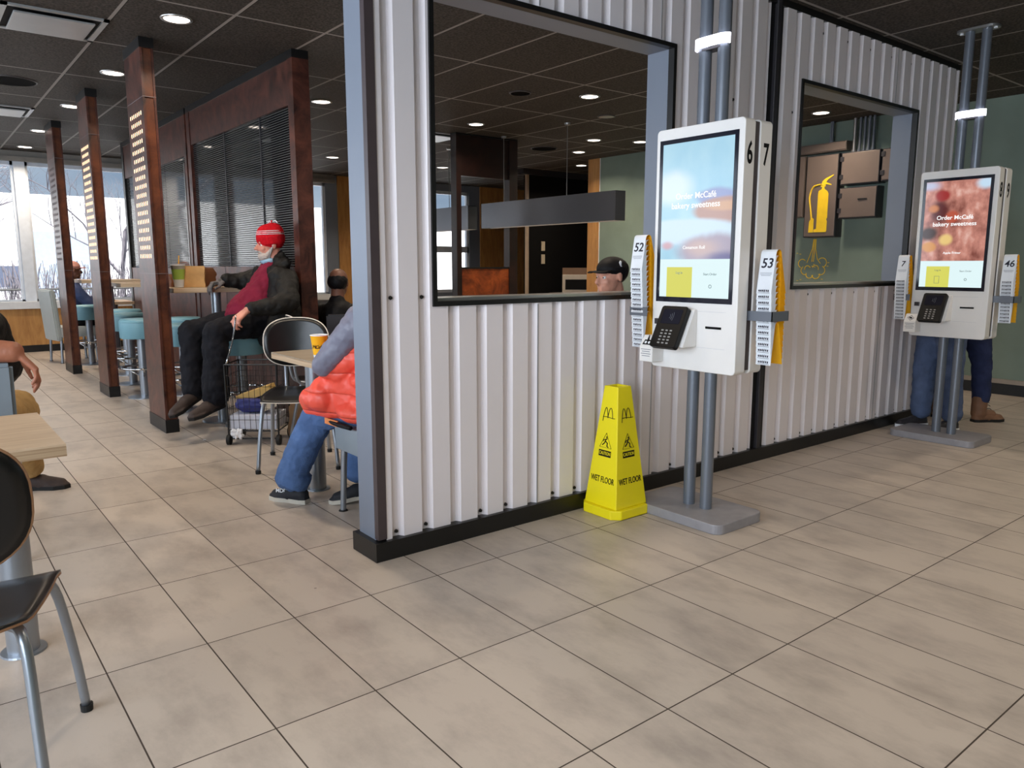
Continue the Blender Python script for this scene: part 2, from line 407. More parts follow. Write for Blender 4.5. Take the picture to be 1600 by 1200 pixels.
# right green wall, ends where the service alcove opens
wr = MB().box(XR, XR+0.2, YF, 8.42, 0, CZ)
wall_right = struct(wr, 'wall_right', M_green)
struct(MB().box(XR-0.012, XR+0.21, 8.42, 8.66, 0, CZ), 'wood_end_panel', M_oakpanel, wall_right)
struct(MB().box(XR-0.006, XR, 8.41, 8.425, 0, CZ), 'corner_bead', M_paper, wall_right)
struct(MB().box(XR-0.03, XR, YF, 8.42, 0, 0.11), 'baseboard_right', M_black)
struct(MB().box(XR-0.045, XR, YF, 8.42, 0.11, 0.15), 'trim_2', plain('pale_ledge', (150, 140, 130), 0.6))
# black alcove wall
wa = struct(MB().box(8.35, 11.5, 10.1, 10.22, 0, 2.74), 'wall_alcove', M_blackm)
struct(MB().box(8.30, 8.35, 10.09, 10.13, 0, 2.74), 'corner_trim', plain('beige_trim', (170, 152, 134), 0.5), wa)
struct(MB().box(8.2, 11.5, 10.06, 10.26, 2.74, CZ), 'header', M_greyd, wa)
for z in (1.27, 1.49):
    sw = MB().box(8.63, 8.71, 10.085, 10.1, z, z+0.16, 0.004)
    struct(sw, 'switch_plate', plain('ivory_plastic', (196, 184, 160), 0.4), wa)
struct(MB().box(11.35, 11.5, YF, YB, 0, CZ), 'wall_far_right', M_green)

# ------------------------------------------------------------------ corrugated partition wall
WY = 2.80           # outer face of the corrugation
o1 = (1.80, 3.30, 1.10, 2.385); o2 = (4.55, 6.10, 1.12, 2.385)
core = MB()
def core_seg(x0, x1, op=None):
    y0, y1 = 2.828, 2.975
    if not op: core.box(x0, x1, y0, y1, 0, CZ); return
    core.box(x0, op[0], y0, y1, 0, CZ).box(op[1], x1, y0, y1, 0, CZ).box(op[0], op[1], y0, y1, 0, op[2]).box(op[0], op[1], y0, y1, op[3], CZ)
core_seg(1.49, 4.20, o1); core_seg(4.20, 4.31); core_seg(4.31, 6.80, o2)
wall_mid = struct(core, 'wall_middle', M_grey, label='white corrugated metal partition wall with two openings and grey ends')
def cladding(x0, x1, op, seam):
    mb = MB(); pitch = 0.1517
    knots = []
    k = math.floor((x0-1.598)/pitch)-1
    while True:
        s0 = 1.598+k*pitch
        if s0 > x1+pitch: break
        for dx, dy in ((0.0, 0.025), (0.016, 0.0), (0.109, 0.0), (0.125, 0.025)): knots.append((s0+dx, WY+dy))
        k += 1
    def yat(x):
        for (xa, ya), (xb, yb) in zip(knots[:-1], knots[1:]):
            if xa <= x <= xb: return ya+(yb-ya)*(x-xa)/(xb-xa) if xb > xa else ya
        return WY
    xs_ = sorted({x0, x1, op[0], op[1], *[q for q, _ in knots if x0 < q < x1]})
    for a, b in zip(xs_[:-1], xs_[1:]):
        ya, yb = yat(a), yat(b)
        rng = [(0.075, 2.79)] if (b <= op[0]+1e-6 or a >= op[1]-1e-6) else [(0.075, op[2]), (op[3], 2.79)]
        for z0, z1 in rng: mb.quad([(a, ya, z0), (b, yb, z0), (b, yb, z1), (a, ya, z1)])
    bmesh.ops.remove_doubles(mb.bm, verts=mb.bm.verts, dist=1e-5)
    o = struct(mb, 'corrugated_cladding', M_white, wall_mid)
    sm = MB()
    for xx in seam:
        for z0, z1 in ((0.075, op[2]-0.03 if op[0] < xx < op[1] else 2.79),) + (((op[3]+0.03, 2.79),) if op[0] < xx < op[1] else ()):
            sm.box(xx, xx+0.006, WY-0.003, WY+0.004, z0, z1)
    struct(sm, 'sheet_lap_seam', plain('seam_grey', (150, 148, 150), 0.4), wall_mid)
cladding(1.527, 4.185, o1, (2.372, 3.20)); cladding(4.32, 6.79, o2, (5.75,))
for s, nm in ((o1, 1), (o2, 2)):
    t = MB(); a, b, c, d = s; k = 0.022
    t.box(a-k, a, WY-0.01, WY+0.03, c-k, d+k).box(b, b+k, WY-0.01, WY+0.03, c-k, d+k).box(a, b, WY-0.01, WY+0.03, c-k, c).box(a, b, WY-0.01, WY+0.03, d, d+k)
    struct(t, 'opening_trim', M_black, wall_mid)
    struct(MB().box(a, b, 2.83, 2.99, c-0.004, c+0.012), 'opening_ledge', M_alu, wall_mid)
struct(MB().box(1.486, 1.527, WY-0.005, WY+0.028, 0.09, CZ), 'corner_trim', plain('brown_grey_trim', (70, 60, 62), 0.4), wall_mid)
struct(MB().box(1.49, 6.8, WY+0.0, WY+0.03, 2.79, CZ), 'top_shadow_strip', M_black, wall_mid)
ch = MB().box(4.19, 4.315, WY+0.012, WY+0.03, 0.08, CZ)
struct(ch, 'joint_channel', M_black, wall_mid)
struct(MB().box(4.225, 4.262, WY-0.012, WY+0.015, 0.08, CZ, 0.004), 'joint_post', M_greyd, wall_mid)
struct(MB().box(1.465, 6.83, WY-0.022, WY+0.195, 0, 0.083), 'baseboard_middle', M_black)
for i in range(0, 36):
    x = 1.598-0.012+0.1517*i
    if x > 6.75 or 4.15 < x < 4.33: continue
    zs = ([0.105] if i % 3 != 2 else [])
    if x < 1.8: zs.append(1.12)
    if i % 2 == 1 or x < 1.8: zs.append(2.20 if 3.3 < x < 4.6 else 2.72)
    if i > 17 and i % 2: zs.append(1.06)
    for z in zs:
        if o1[0] < x < o1[1] and o1[2] < z < o1[3]: continue
        if o2[0] < x < o2[1] and o2[2] < z < o2[3]: continue
        sc_ = MB(); sc_.cone((x, WY+0.022, z), (x, WY+0.014, z), 0.0095, 0.007, 6)
        struct(sc_, 'screw', M_black, wall_mid)

# ------------------------------------------------------------------ ceiling fixtures
def downlight(i, x, y, label):
    t = thing('downlight', label, 'ceiling light', (x, y, CZ), group='round ceiling downlights')
    r = MB(); r.lathe([(0.075, -0.001), (0.085, -0.008), (0.098, -0.006), (0.100, 0.0)], seg=32, caps=False)
    r.build('trim_ring', M_alu, t, smooth=40)
    MB().cone((0, 0, -0.004), (0, 0, -0.001), 0.078, 0.078, 32).build('glowing_lens', M_lamp, t)
DLL = ['beyond the nearest perforated pillar top, largest at upper left', 'left of the nearest perforated pillar top', 'just left of the middle perforated pillar', 'just left of the farthest perforated pillar', 'in front of the window wall, left of the farthest pillar',
       'right of the brown glazed partition, nearer one', 'right of the brown glazed partition, farther one', 'largest seen through the big wall opening', 'seen through the big opening above the dark brown frame', 'right of the dark speaker grille in the big opening', 'second nearest the wooden end panel', 'nearest the black alcove', 'at the right jamb of the big opening', 'seen through the small opening with the yellow extinguisher sign']
for i, (x, y) in enumerate(DL):
    lab = 'round glowing ceiling downlight ' + (DLL[i] if i < len(DLL) else ['unseen, behind the wall top', 'unseen, over the far end of the dining room', 'unseen, over the red coated diner', 'unseen, over the middle dining bay', 'unseen, over the right dining bay', 'unseen, above the near left floor', 'unseen, above the front floor', 'unseen, above the kiosk walkway', 'unseen, above the second kiosk walkway', 'unseen, above the front right corner', 'unseen, over the left dining row, near', 'unseen, over the left dining row, far', 'unseen, behind the viewer left', 'unseen, behind the viewer right'][i-len(DLL)])
    downlight(i, x, y, lab)
def grille(x, y, r, label, m, cat='ceiling speaker'):
    t = thing('ceiling_speaker', label, cat, (x, y, CZ))
    MB().cone((0, 0, -0.006), (0, 0, 0), r, r+0.006, 36).build('grille', m, t)
    MB().lathe([(r, -0.009), (r+0.012, -0.006), (r+0.014, 0)], seg=36, caps=False).build('rim', M_greyd, t, smooth=40)
M_grille = plain('black_grille', (9, 8, 8), 0.95, 0, 0.4, 300, spec=0.05)
grille(0.89, 8.1, 0.19, 'round black speaker grille in the ceiling at far left', M_grille)
grille(7.05, 8.2, 0.17, 'dark round speaker grille in ceiling seen through big wall opening', M_grille)
grille(4.65, 5.75, 0.09, 'small dark round fitting in ceiling near the big opening top', M_grille, 'ceiling fitting')
grille(6.09, 6.06, 0.085, 'small pale grey round detector on ceiling in the big opening', M_alu, 'detector')
def vent(x0, x1, y0, y1, label):
    t = thing('ceiling_vent', label, 'air vent', ((x0+x1)/2, (y0+y1)/2, CZ))
    a, b = (x1-x0)/2, (y1-y0)/2
    m = MB(); k = 0.035
    m.box(-a, a, -b, -b+k, -0.012, 0).box(-a, a, b-k, b, -0.012, 0).box(-a, -a+k, -b, b, -0.012, 0).box(a-k, a, -b, b, -0.012, 0)
    m.build('frame', M_vent, t)
    m = MB(); bm = m.bm
    for s0, s1, z0, z1 in ((1.0, 0.72, -0.004, -0.002),):
        m.box(-a+k, a-k, -b+k, b-k, -0.003, -0.001)
    m.build('dark_slot', M_blackm, t)
    m = MB(); m.box(-a*0.76, a*0.76, -b*0.74, b*0.74, -0.03, -0.018, 0.004)
    m.build('deflector_plate', M_vent, t)
M_vent = plain('vent_grey', (150, 152, 152), 0.35, 0.3, 0.03)
vent(0.62, 1.215, 5.75, 6.35, 'square grey air diffuser in the ceiling at top left')
vent(0.62, 1.215, 9.35, 9.93, 'farther pale air diffuser in the ceiling by the left edge')
vent(5.0, 5.6, 8.0, 8.6, 'pale air diffuser seen at the left edge of the big opening')

# ------------------------------------------------------------------ perforated pillars
def pillar(y, label, lit, depth=0.47):
    x0, x1 = 1.446, 1.535
    t = thing('pillar', label, 'pillar', (x0, y, 0))
    W = x1-x0
    m = MB(); m.box(0, 0.016, 0, depth, 0.10, CZ-0.07); m.build('side_panel', M_brown, t)
    m = MB(); m.box(W-0.014, W, 0, depth, 0.10, CZ-0.07); m.build('side_panel', M_brown, t)
    m = MB(); m.box(0.016, W-0.014, 0.012, depth-0.012, 0.10, CZ-0.07); m.build('front_panel', M_copper, t)
    m = MB(); m.box(-0.004, W+0.004, -0.004, depth+0.004, 0, 0.10); m.build('plinth', M_black, t)
    m = MB(); m.box(-0.004, W+0.004, -0.006, depth+0.006, CZ-0.07, CZ); m.build('cap_band', M_black, t)
    m = MB()
    for z in (1.19, 2.43): m.box(-0.0014, W+0.001, -0.0014, depth, z, z+0.004)
    m.build('panel_joint', plain('joint_grey', (110, 96, 96), 0.5) if 'joint_grey' not in MATS else MATS['joint_grey'], t)
    m = MB(); n = 17
    for r in range(n):
        z = 1.32+(2.33-1.32)*r/(n-1); k = 7 if r % 2 == 0 else 6
        for c in range(k):
            yy = depth/2+(c-(k-1)/2)*0.052
            for zz in (z-0.008, z+0.008): m.cone((-0.0016, yy, zz), (0.0005, yy, zz), 0.0078, 0.0078, 8)
            m.box(-0.0016, 0.0005, yy-0.0078, yy+0.0078, z-0.008, z+0.008)
    o = m.build('perforated_light_panel', M_dots if lit == 2 else M_dotoff, t)
    o['label'] = 'rows of small glowing holes' if lit == 2 else 'rows of small unlit holes'
    return t
pillar(6.02, 'nearest tall brown pillar with bright rows of light holes', 2)
pillar(8.03, 'middle tall brown pillar with glowing rows of light holes', 2, 0.45)
pillar(10.03, 'farthest tall brown pillar with unlit rows of holes', 1, 0.50)

# ------------------------------------------------------------------ brown glazed partition behind the high tables
def reeds(parent, y0, y1, z0, z1):
    g_ = MB().box(0.03, 0.045, y0, y1, z0, z1).build('glass_panel', M_reed, parent)
    m = MB(); z = z0+0.01
    while z < z1-0.01:
        m.prism([(0.0, 0.0), (-0.003, 0.002), (-0.003, 0.005), (0.0, 0.007)], Matrix(((1, 0, 0, 0.03), (0, 0, 1, y0), (0, 1, 0, z), (0, 0, 0, 1))), y1-y0); z += 0.0185
    m.build('reed_lines', M_reedl, g_)
def partition():
    t = thing('glazed_partition', 'tall brown partition with dark reeded glass behind the man in red hat', 'partition', (2.4, 5.65, 0))
    D = 0.13
    m = MB(); m.box(0, D, 0, 0.10, 0.0, CZ-0.06); m.build('end_post', M_brown, t)
    m = MB(); m.box(0.008, D-0.008, 0.10, 2.62, 2.45, CZ-0.06); m.build('header_panel', M_brown, t)
    m = MB(); m.box(0.0, D, 0, 2.72, CZ-0.06, CZ); m.build('cap_band', M_black, t)
    m = MB(); m.box(0, D, 2.62, 2.72, 0.0, CZ-0.06); m.build('end_post', M_brown, t)
    m = MB(); m.box(0.008, D-0.008, 0.10, 2.62, 0.0, 1.24); m.build('lower_panel', M_brown, t)
    m = MB()
    for y in (0.92, 1.77): m.box(0.004, 0.006, y, y+0.005, 0.0, 1.24)
    m.build('panel_joint', M_black, t)
    for a, b in ((0.10, 0.765), (0.77, 1.66), (1.665, 2.62)):
        reeds(t, a+0.002, b-0.002, 1.24, 2.45)
    for a in (0.765, 1.66): MB().box(0.022, 0.05, a-0.006, a+0.008, 1.24, 2.45).build('glazing_bar', M_greyd, t)
    t2 = thing('glazed_partition', 'farther brown partition bay with reeded glass behind the nearest pillar', 'partition', (2.4, 8.42, 0))
    L = 2.9
    m = MB(); m.box(0.0, D, 0, 0.07, 0, CZ-0.06); m.build('end_post', M_brown, t2)
    m = MB(); m.box(0.0, D, L-0.1, L, 0, CZ-0.06); m.build('end_post', M_black, t2)
    m = MB(); m.box(0.008, D-0.008, 0.07, L-0.1, 2.37, CZ-0.06); m.build('header_panel', M_brown, t2)
    m = MB(); m.box(0.0, D, 0, L, CZ-0.06, CZ); m.build('cap_band', M_black, t2)
    m = MB(); m.box(0.008, D-0.008, 0.07, L-0.1, 0, 1.22); m.build('lower_panel', M_brown, t2)
    for a, b in ((0.07, 0.95), (0.96, 1.9), (1.91, L-0.1)): reeds(t2, a, b, 1.22, 2.37)
    for a in (0.09, ): MB().box(-0.004, 0.01, a, a+0.02, 1.22, 2.30).build('metal_edge_strip', M_alu, t2)
partition()
# brown framed screen seen through the big opening
t = thing('framed_screen', 'dark brown framed screen with rust lower panel seen through big opening', 'partition', (5.37, 7.87, 0))
MB().box(0, 0.07, 0, 0.12, 0, CZ-0.02).build('post', M_brownshade, t)
MB().box(0.82, 0.95, 0, 0.12, 0, CZ-0.02).build('post', M_brownshade, t)
MB().box(0.07, 0.82, 0.02, 0.10, 2.33, CZ-0.02).build('header_panel', M_brownshade, t)
MB().box(0.07, 0.82, 0.02, 0.10, 0, 1.205).build('lower_panel', M_rust, t)['label'] = 'mottled rust orange panel'
MB().box(0.07, 0.82, 0.01, 0.11, 1.205, 1.225).build('ledge', M_black, t)
MB().box(0.0, 0.95, 0, 0.12, CZ-0.02, CZ).build('cap_band', M_black, t)
# pendant box lamps
def pendant(x, y0, y1, label, rods):
    t = thing('pendant_lamp', label, 'pendant light', (x, (y0+y1)/2, 1.72))
    L = (y1-y0)/2; w, hh = 0.075, 0.31
    m = MB(); m.box(-w, -w+0.008, -L, L, 0, hh).box(w-0.008, w, -L, L, 0, hh).box(-w+0.008, w-0.008, -L, -L+0.008, 0, hh).box(-w+0.008, w-0.008, L-0.008, L, 0, hh).box(-w+0.008, w-0.008, -L, L, hh-0.01, hh)
    m.build('shade', M_pend, t)
    MB().box(-w+0.008, w-0.008, -L+0.01, L-0.01, 0.012, 0.02).build('glowing_diffuser', emit('warm_diffuser', (255, 226, 190), 3.0) if 'warm_diffuser' not in MATS else MATS['warm_diffuser'], t)
    for r in rods:
        m = MB(); m.tube([(0, r-(y0+y1)/2, hh), (0, r-(y0+y1)/2, CZ-1.72)], 0.004, 8); m.cone((0, r-(y0+y1)/2, CZ-1.72-0.02), (0, r-(y0+y1)/2, CZ-1.72), 0.03, 0.035, 16)
        m.build('hanging_wire', M_alu, t)
pendant(6.02, 5.76, 8.15, 'long gunmetal box pendant lamp, the nearer in the big opening', (6.6, 7.77))
pendant(6.02, 8.45, 10.6, 'second gunmetal box pendant lamp behind the dark framed screen', (9.0, 10.3))

# ------------------------------------------------------------------ electrical cabinets on the green wall
def cabinet(y0, y1, z0, z1, label, d=0.15, knobs=(), name='electrical_cabinet', m=None, cat='cabinet'):
    t = thing(name, label, cat, (XR, (y0+y1)/2, z0))
    h, w = z1-z0, (y1-y0)/2
    MB().box(-d, 0, -w, w, 0, h).build('body', M_greyd if m is None else m, t)
    MB().box(-d-0.012, -d, -w+0.004, w-0.012, 0.01, h-0.01, 0.004).build('door', M_cab if m is None else m, t)
    for k in knobs:
        MB().box(-d-0.022, -d-0.002, w-0.035, w+0.004, k, k+0.05, 0.003).build('hinge', M_greyd, t)
    return t
cabinet(4.56, 4.94, 1.565, 2.47, 'tall taupe electrical cabinet painted with a yellow fire extinguisher')
cabinet(4.10, 4.53, 2.12, 2.465, 'upper square taupe electrical cabinet right of the extinguisher sign', knobs=(0.06, 0.25))
t = cabinet(4.11, 4.53, 1.76, 2.09, 'lower square taupe electrical cabinet with a small handle slot', knobs=(0.06, 0.22))
MB().box(-0.172, -0.160, -0.11, -0.01, 0.19, 0.205, 0.003).build('handle', M_black, t)
cabinet(3.7, 4.08, 2.13, 2.46, 'far right taupe electrical cabinet partly behind the opening jamb', knobs=(0.06, 0.25))
cabinet(4.50, 5.12, 2.50, 2.60, 'flat grey trunking above the tall electrical cabinet', 0.12, (), 'cable_trunking', M_cab, 'trunking')
cabinet(4.98, 5.10, 1.80, 2.48, 'narrow grey box at the left of the tall cabinet', 0.12, (), 'electrical_box', M_cab, 'electrical box')
for k, (y, r) in enumerate(((4.70, 0.012), (4.44, 0.02), (4.38, 0.016), (4.33, 0.016), (4.28, 0.018), (4.23, 0.016), (4.72, 0.01))):
    m = MB(); z0 = 2.60 if y > 4.5 else 2.465
    m.tube([(0, 0, 0), (0, 0, CZ-z0)], r, 10); m.cone((0, 0, 0), (0, 0, 0.03), r*1.5, r*1.5, 10)
    o = m.build('conduit', M_alu if k == 1 else M_greypipe, loc=(XR-0.07, y, z0), smooth=40)
    tag(o, ['thin conduit down to the grey trunking, right of the two', 'brightest conduit, leftmost of the bunch above the upper cabinet', 'grey conduit next right of the brightest one', 'grey conduit in the middle of the bunch above the upper cabinet', 'thick grey conduit second from the right of the bunch', 'rightmost grey conduit of the bunch above the upper cabinet', 'thin conduit down to the grey trunking, left of the two'][k], 'conduit', 'conduits above the electrical cabinets')
# fire extinguisher pictogram on the cabinet door, and its foam drawn on the wall
sg = thing('extinguisher_sign', 'yellow painted fire extinguisher pictogram on the tall taupe cabinet', 'sign', (XR-0.164, 4.75, 1.62))
F = frame((-0.001, 0, 0), (0, -1, 0), (0, 0, 1))    # local x runs towards -y (to the right in view), y is up; normal faces -x
m = MB()
m.prism([(-0.055+dx, dy) for dx, dy in ((0, 0.0), (0.15, 0.0), (0.155, 0.02), (0.155, 0.12), (0.145, 0.14), (0.155, 0.16), (0.155, 0.42), (0.14, 0.45), (0.105, 0.475), (0.10, 0.50), (0.075, 0.50), (0.07, 0.475), (0.035, 0.455), (0.03, 0.42), (0.03, 0.04), (0.0, 0.03))], F, 0.0015)
m.prism([(-0.12, 0.0), (-0.06, 0.0), (-0.06, 0.15), (-0.09, 0.17), (-0.115, 0.12)], F, 0.0015)
m.build('cylinder_shape', M_yink, sg)
m = MB(); m.tube([F @ V(q+(0.001,)) for q in ((-0.09, 0.15), (-0.11, 0.28), (-0.125, 0.40), (-0.09, 0.50), (-0.02, 0.525), (0.03, 0.52))], 0.009, 6, smooth=5)
m.prism([(0.0, 0.50), (0.06, 0.50), (0.06, 0.54), (0.08, 0.57), (0.15, 0.615), (0.15, 0.625), (0.06, 0.59), (0.02, 0.56)], F, 0.0015)
m.prism([(0.05, 0.53), (0.13, 0.51), (0.13, 0.52), (0.06, 0.55)], F, 0.0015)
m.build('hose_and_handle', M_yink, sg)
sg = thing('foam_drawing', 'yellow line drawing of spray and foam cloud on green wall below cabinet', 'wall drawing', (XR, 4.89, 1.19))
def fl(pts, n=6, closed=False, r=0.0055):
    return MB().tube([V((-0.001, -a, b)) for a, b in pts], r, 6, smooth=n, closed=closed)
def arc(cx, cy, r, a0, a1, n=10): return [(cx+r*math.cos(R(a0+(a1-a0)*i/n)), cy+r*math.sin(R(a0+(a1-a0)*i/n))) for i in range(n+1)]
for pts in ([(0.0, 0.36), (-0.01, 0.25), (-0.05, 0.14), (-0.07, 0.09)], [(0.01, 0.36), (0.0, 0.22), (-0.01, 0.1)], [(0.03, 0.36), (0.03, 0.25), (0.06, 0.13), (0.10, 0.08)], [(0.02, 0.36), (0.018, 0.2), (0.01, 0.1)],
            arc(-0.13, 0.08, 0.05, 40, 250), arc(-0.09, 0.0, 0.05, 120, 300), arc(-0.03, -0.045, 0.045, 160, 350), arc(0.05, -0.045, 0.05, 190, 370), arc(0.11, 0.0, 0.05, 240, 430), arc(0.12, 0.09, 0.055, -60, 140), arc(-0.06, 0.02, 0.035, 20, 200), arc(0.04, 0.02, 0.04, -20, 160)):
    MB().tube([V((-0.001, -a, b)) for a, b in pts], 0.0045, 6).build('foam_stroke', M_yink, sg)
for a, b in ((-0.03, 0.04), (0.0, 0.05), (0.03, 0.04), (0.02, 0.07), (0.19, 0.05), (0.2, 0.09), (-0.2, 0.2), (-0.16, 0.19), (-0.18, -0.12), (-0.14, -0.11), (0.13, -0.1)):
    MB().box(-0.003, 0, -a-0.01, -a+0.01, b-0.003, b+0.003).build('foam_dash', M_yink, sg)

# ------------------------------------------------------------------ ordering kiosks
def screen_mat(which):
    m, n, l, b = nt('screen_picture_%d' % which, 0.15)
    e = X(n, l); t = n.new('ShaderNodeTexCoord'); sp = n.new('ShaderNodeSeparateXYZ'); l.new(t.outputs['Generated'], sp.inputs[0])
    u = e.op('SUBTRACT', 1.0, sp.outputs[1]); v = sp.outputs[2]         # u to the right, v up, both 0..1
    z = n.new('ShaderNodeTexNoise'); z.inputs['Scale'].default_value = 2.4; z.inputs['Detail'].default_value = 3; l.new(t.outputs['Generated'], z.inputs['Vector'])
    def blob(cx, cy, rx, ry, soft=0.6, wob=0.25):
        dx = e.op('DIVIDE', e.op('SUBTRACT', u, cx), rx); dy = e.op('DIVIDE', e.op('SUBTRACT', v, cy), ry)
        d = e.op('SQRT', e.op('ADD', e.op('MULTIPLY', dx, dx), e.op('MULTIPLY', dy, dy)))
        d = e.op('ADD', d, e.op('MULTIPLY', e.op('SUBTRACT', z.outputs['Fac'], 0.5), wob*2))
        mr = n.new('ShaderNodeMapRange'); mr.interpolation_type = 'SMOOTHSTEP'; l.new(d, mr.inputs['Value'])
        mr.inputs['From Min'].default_value = 1.0; mr.inputs['From Max'].default_value = 1.0-soft; mr.inputs['To Min'].default_value = 0; mr.inputs['To Max'].default_value = 1
        return mr.outputs[0]
    if which == 1:
        c = e.mix(z.outputs['Fac'], srgb(150, 205, 235), srgb(205, 240, 252))
        c = e.mix(blob(0.15, 0.62, 0.4, 0.2), c, srgb(228, 246, 255))
        c = e.mix(blob(0.78, 0.52, 0.35, 0.09, 0.5), c, srgb(160, 172, 215))
        c = e.mix(blob(0.95, 0.40, 0.55, 0.13, 0.25, 0.1), c, srgb(196, 160, 150))
        c = e.mix(blob(0.95, 0.44, 0.42, 0.055, 0.6), c, srgb(222, 180, 150))
        c = e.mix(blob(0.35, 0.24, 0.9, 0.13, 0.3, 0.1), c, srgb(214, 236, 252))
        c = e.mix(blob(0.75, 0.06, 0.6, 0.2, 0.4), c, srgb(176, 164, 182))
        c = e.mix(blob(0.60, 0.10, 0.35, 0.12, 0.8), c, srgb(206, 180, 176))
        c = e.mix(blob(0.1, 0.12, 0.13, 0.05, 0.8), c, srgb(214, 176, 186))
        c = e.mix(blob(0.95, 0.0, 0.4, 0.09, 0.8), c, srgb(110, 104, 150))
    else:
        vo = n.new('ShaderNodeTexVoronoi'); vo.feature = 'SMOOTH_F1'; vo.inputs['Scale'].default_value = 4.5; l.new(t.outputs['Generated'], vo.inputs['Vector'])
        z2 = n.new('ShaderNodeTexNoise'); z2.inputs['Scale'].default_value = 9; z2.inputs['Detail'].default_value = 5; l.new(t.outputs['Generated'], z2.inputs['Vector'])
        r = n.new('ShaderNodeValToRGB'); l.new(e.op('MULTIPLY_ADD', vo.outputs['Distance'], 0.55, e.op('MULTIPLY', z2.outputs['Fac'], 0.7)), r.inputs['Fac'])
        el = r.color_ramp.elements; el[0].position = 0.30; el[0].color = srgb(236, 190, 176); el[1].position = 0.85; el[1].color = srgb(120, 60, 50)
        k = el.new(0.5); k.color = srgb(206, 140, 124)
        c = r.outputs['Color']
        c = e.mix(blob(0.25, 0.62, 0.22, 0.2, 0.6), c, srgb(92, 30, 26))
        c = e.mix(blob(0.28, 0.82, 0.16, 0.09, 0.5), c, srgb(160, 44, 40))
        c = e.mix(blob(0.1, 0.35, 0.2, 0.12, 0.6), c, srgb(60, 34, 24))
        c = e.mix(blob(0.14, 0.66, 0.12, 0.07, 0.6), c, srgb(206, 130, 80))
        c = e.mix(blob(0.38, 0.27, 0.15, 0.1, 0.5), c, srgb(240, 206, 130))
        c = e.mix(blob(0.12, 0.18, 0.15, 0.08, 0.5), c, srgb(216, 150, 80))
        c = e.mix(blob(0.45, 0.55, 0.14, 0.1, 0.5), c, srgb(190, 90, 66))
        c = e.mix(blob(0.95, 0.95, 0.2, 0.1, 0.7), c, srgb(200, 226, 246))
        c = e.mix(blob(0.05, 0.95, 0.25, 0.09, 0.8), c, srgb(196, 200, 226))
    b.inputs['Base Color'].default_value = (0.01, 0.01, 0.012, 1); l.new(c, b.inputs['Emission Color']); b.inputs['Emission Strength'].default_value = 0.92
    return m
M_scrw = emit('screen_white', (228, 250, 252), 0.95); M_scry = emit('screen_yellow', (224, 222, 96), 0.9)
M_scrt = emit('screen_text_white', (255, 255, 255), 1.05)
for m_ in (M_scrw, M_scry, M_scrt): m_.node_tree.nodes['Principled BSDF'].inputs['Base Color'].default_value = (0.01, 0.01, 0.01, 1); M_scrg = plain('screen_text_grey', (130, 150, 150), 0.4)
M_panl = plain('panel_gap', (196, 198, 204), 0.5)
M_scrk = plain('screen_border', (16, 18, 34), 0.12, spec=0.6)
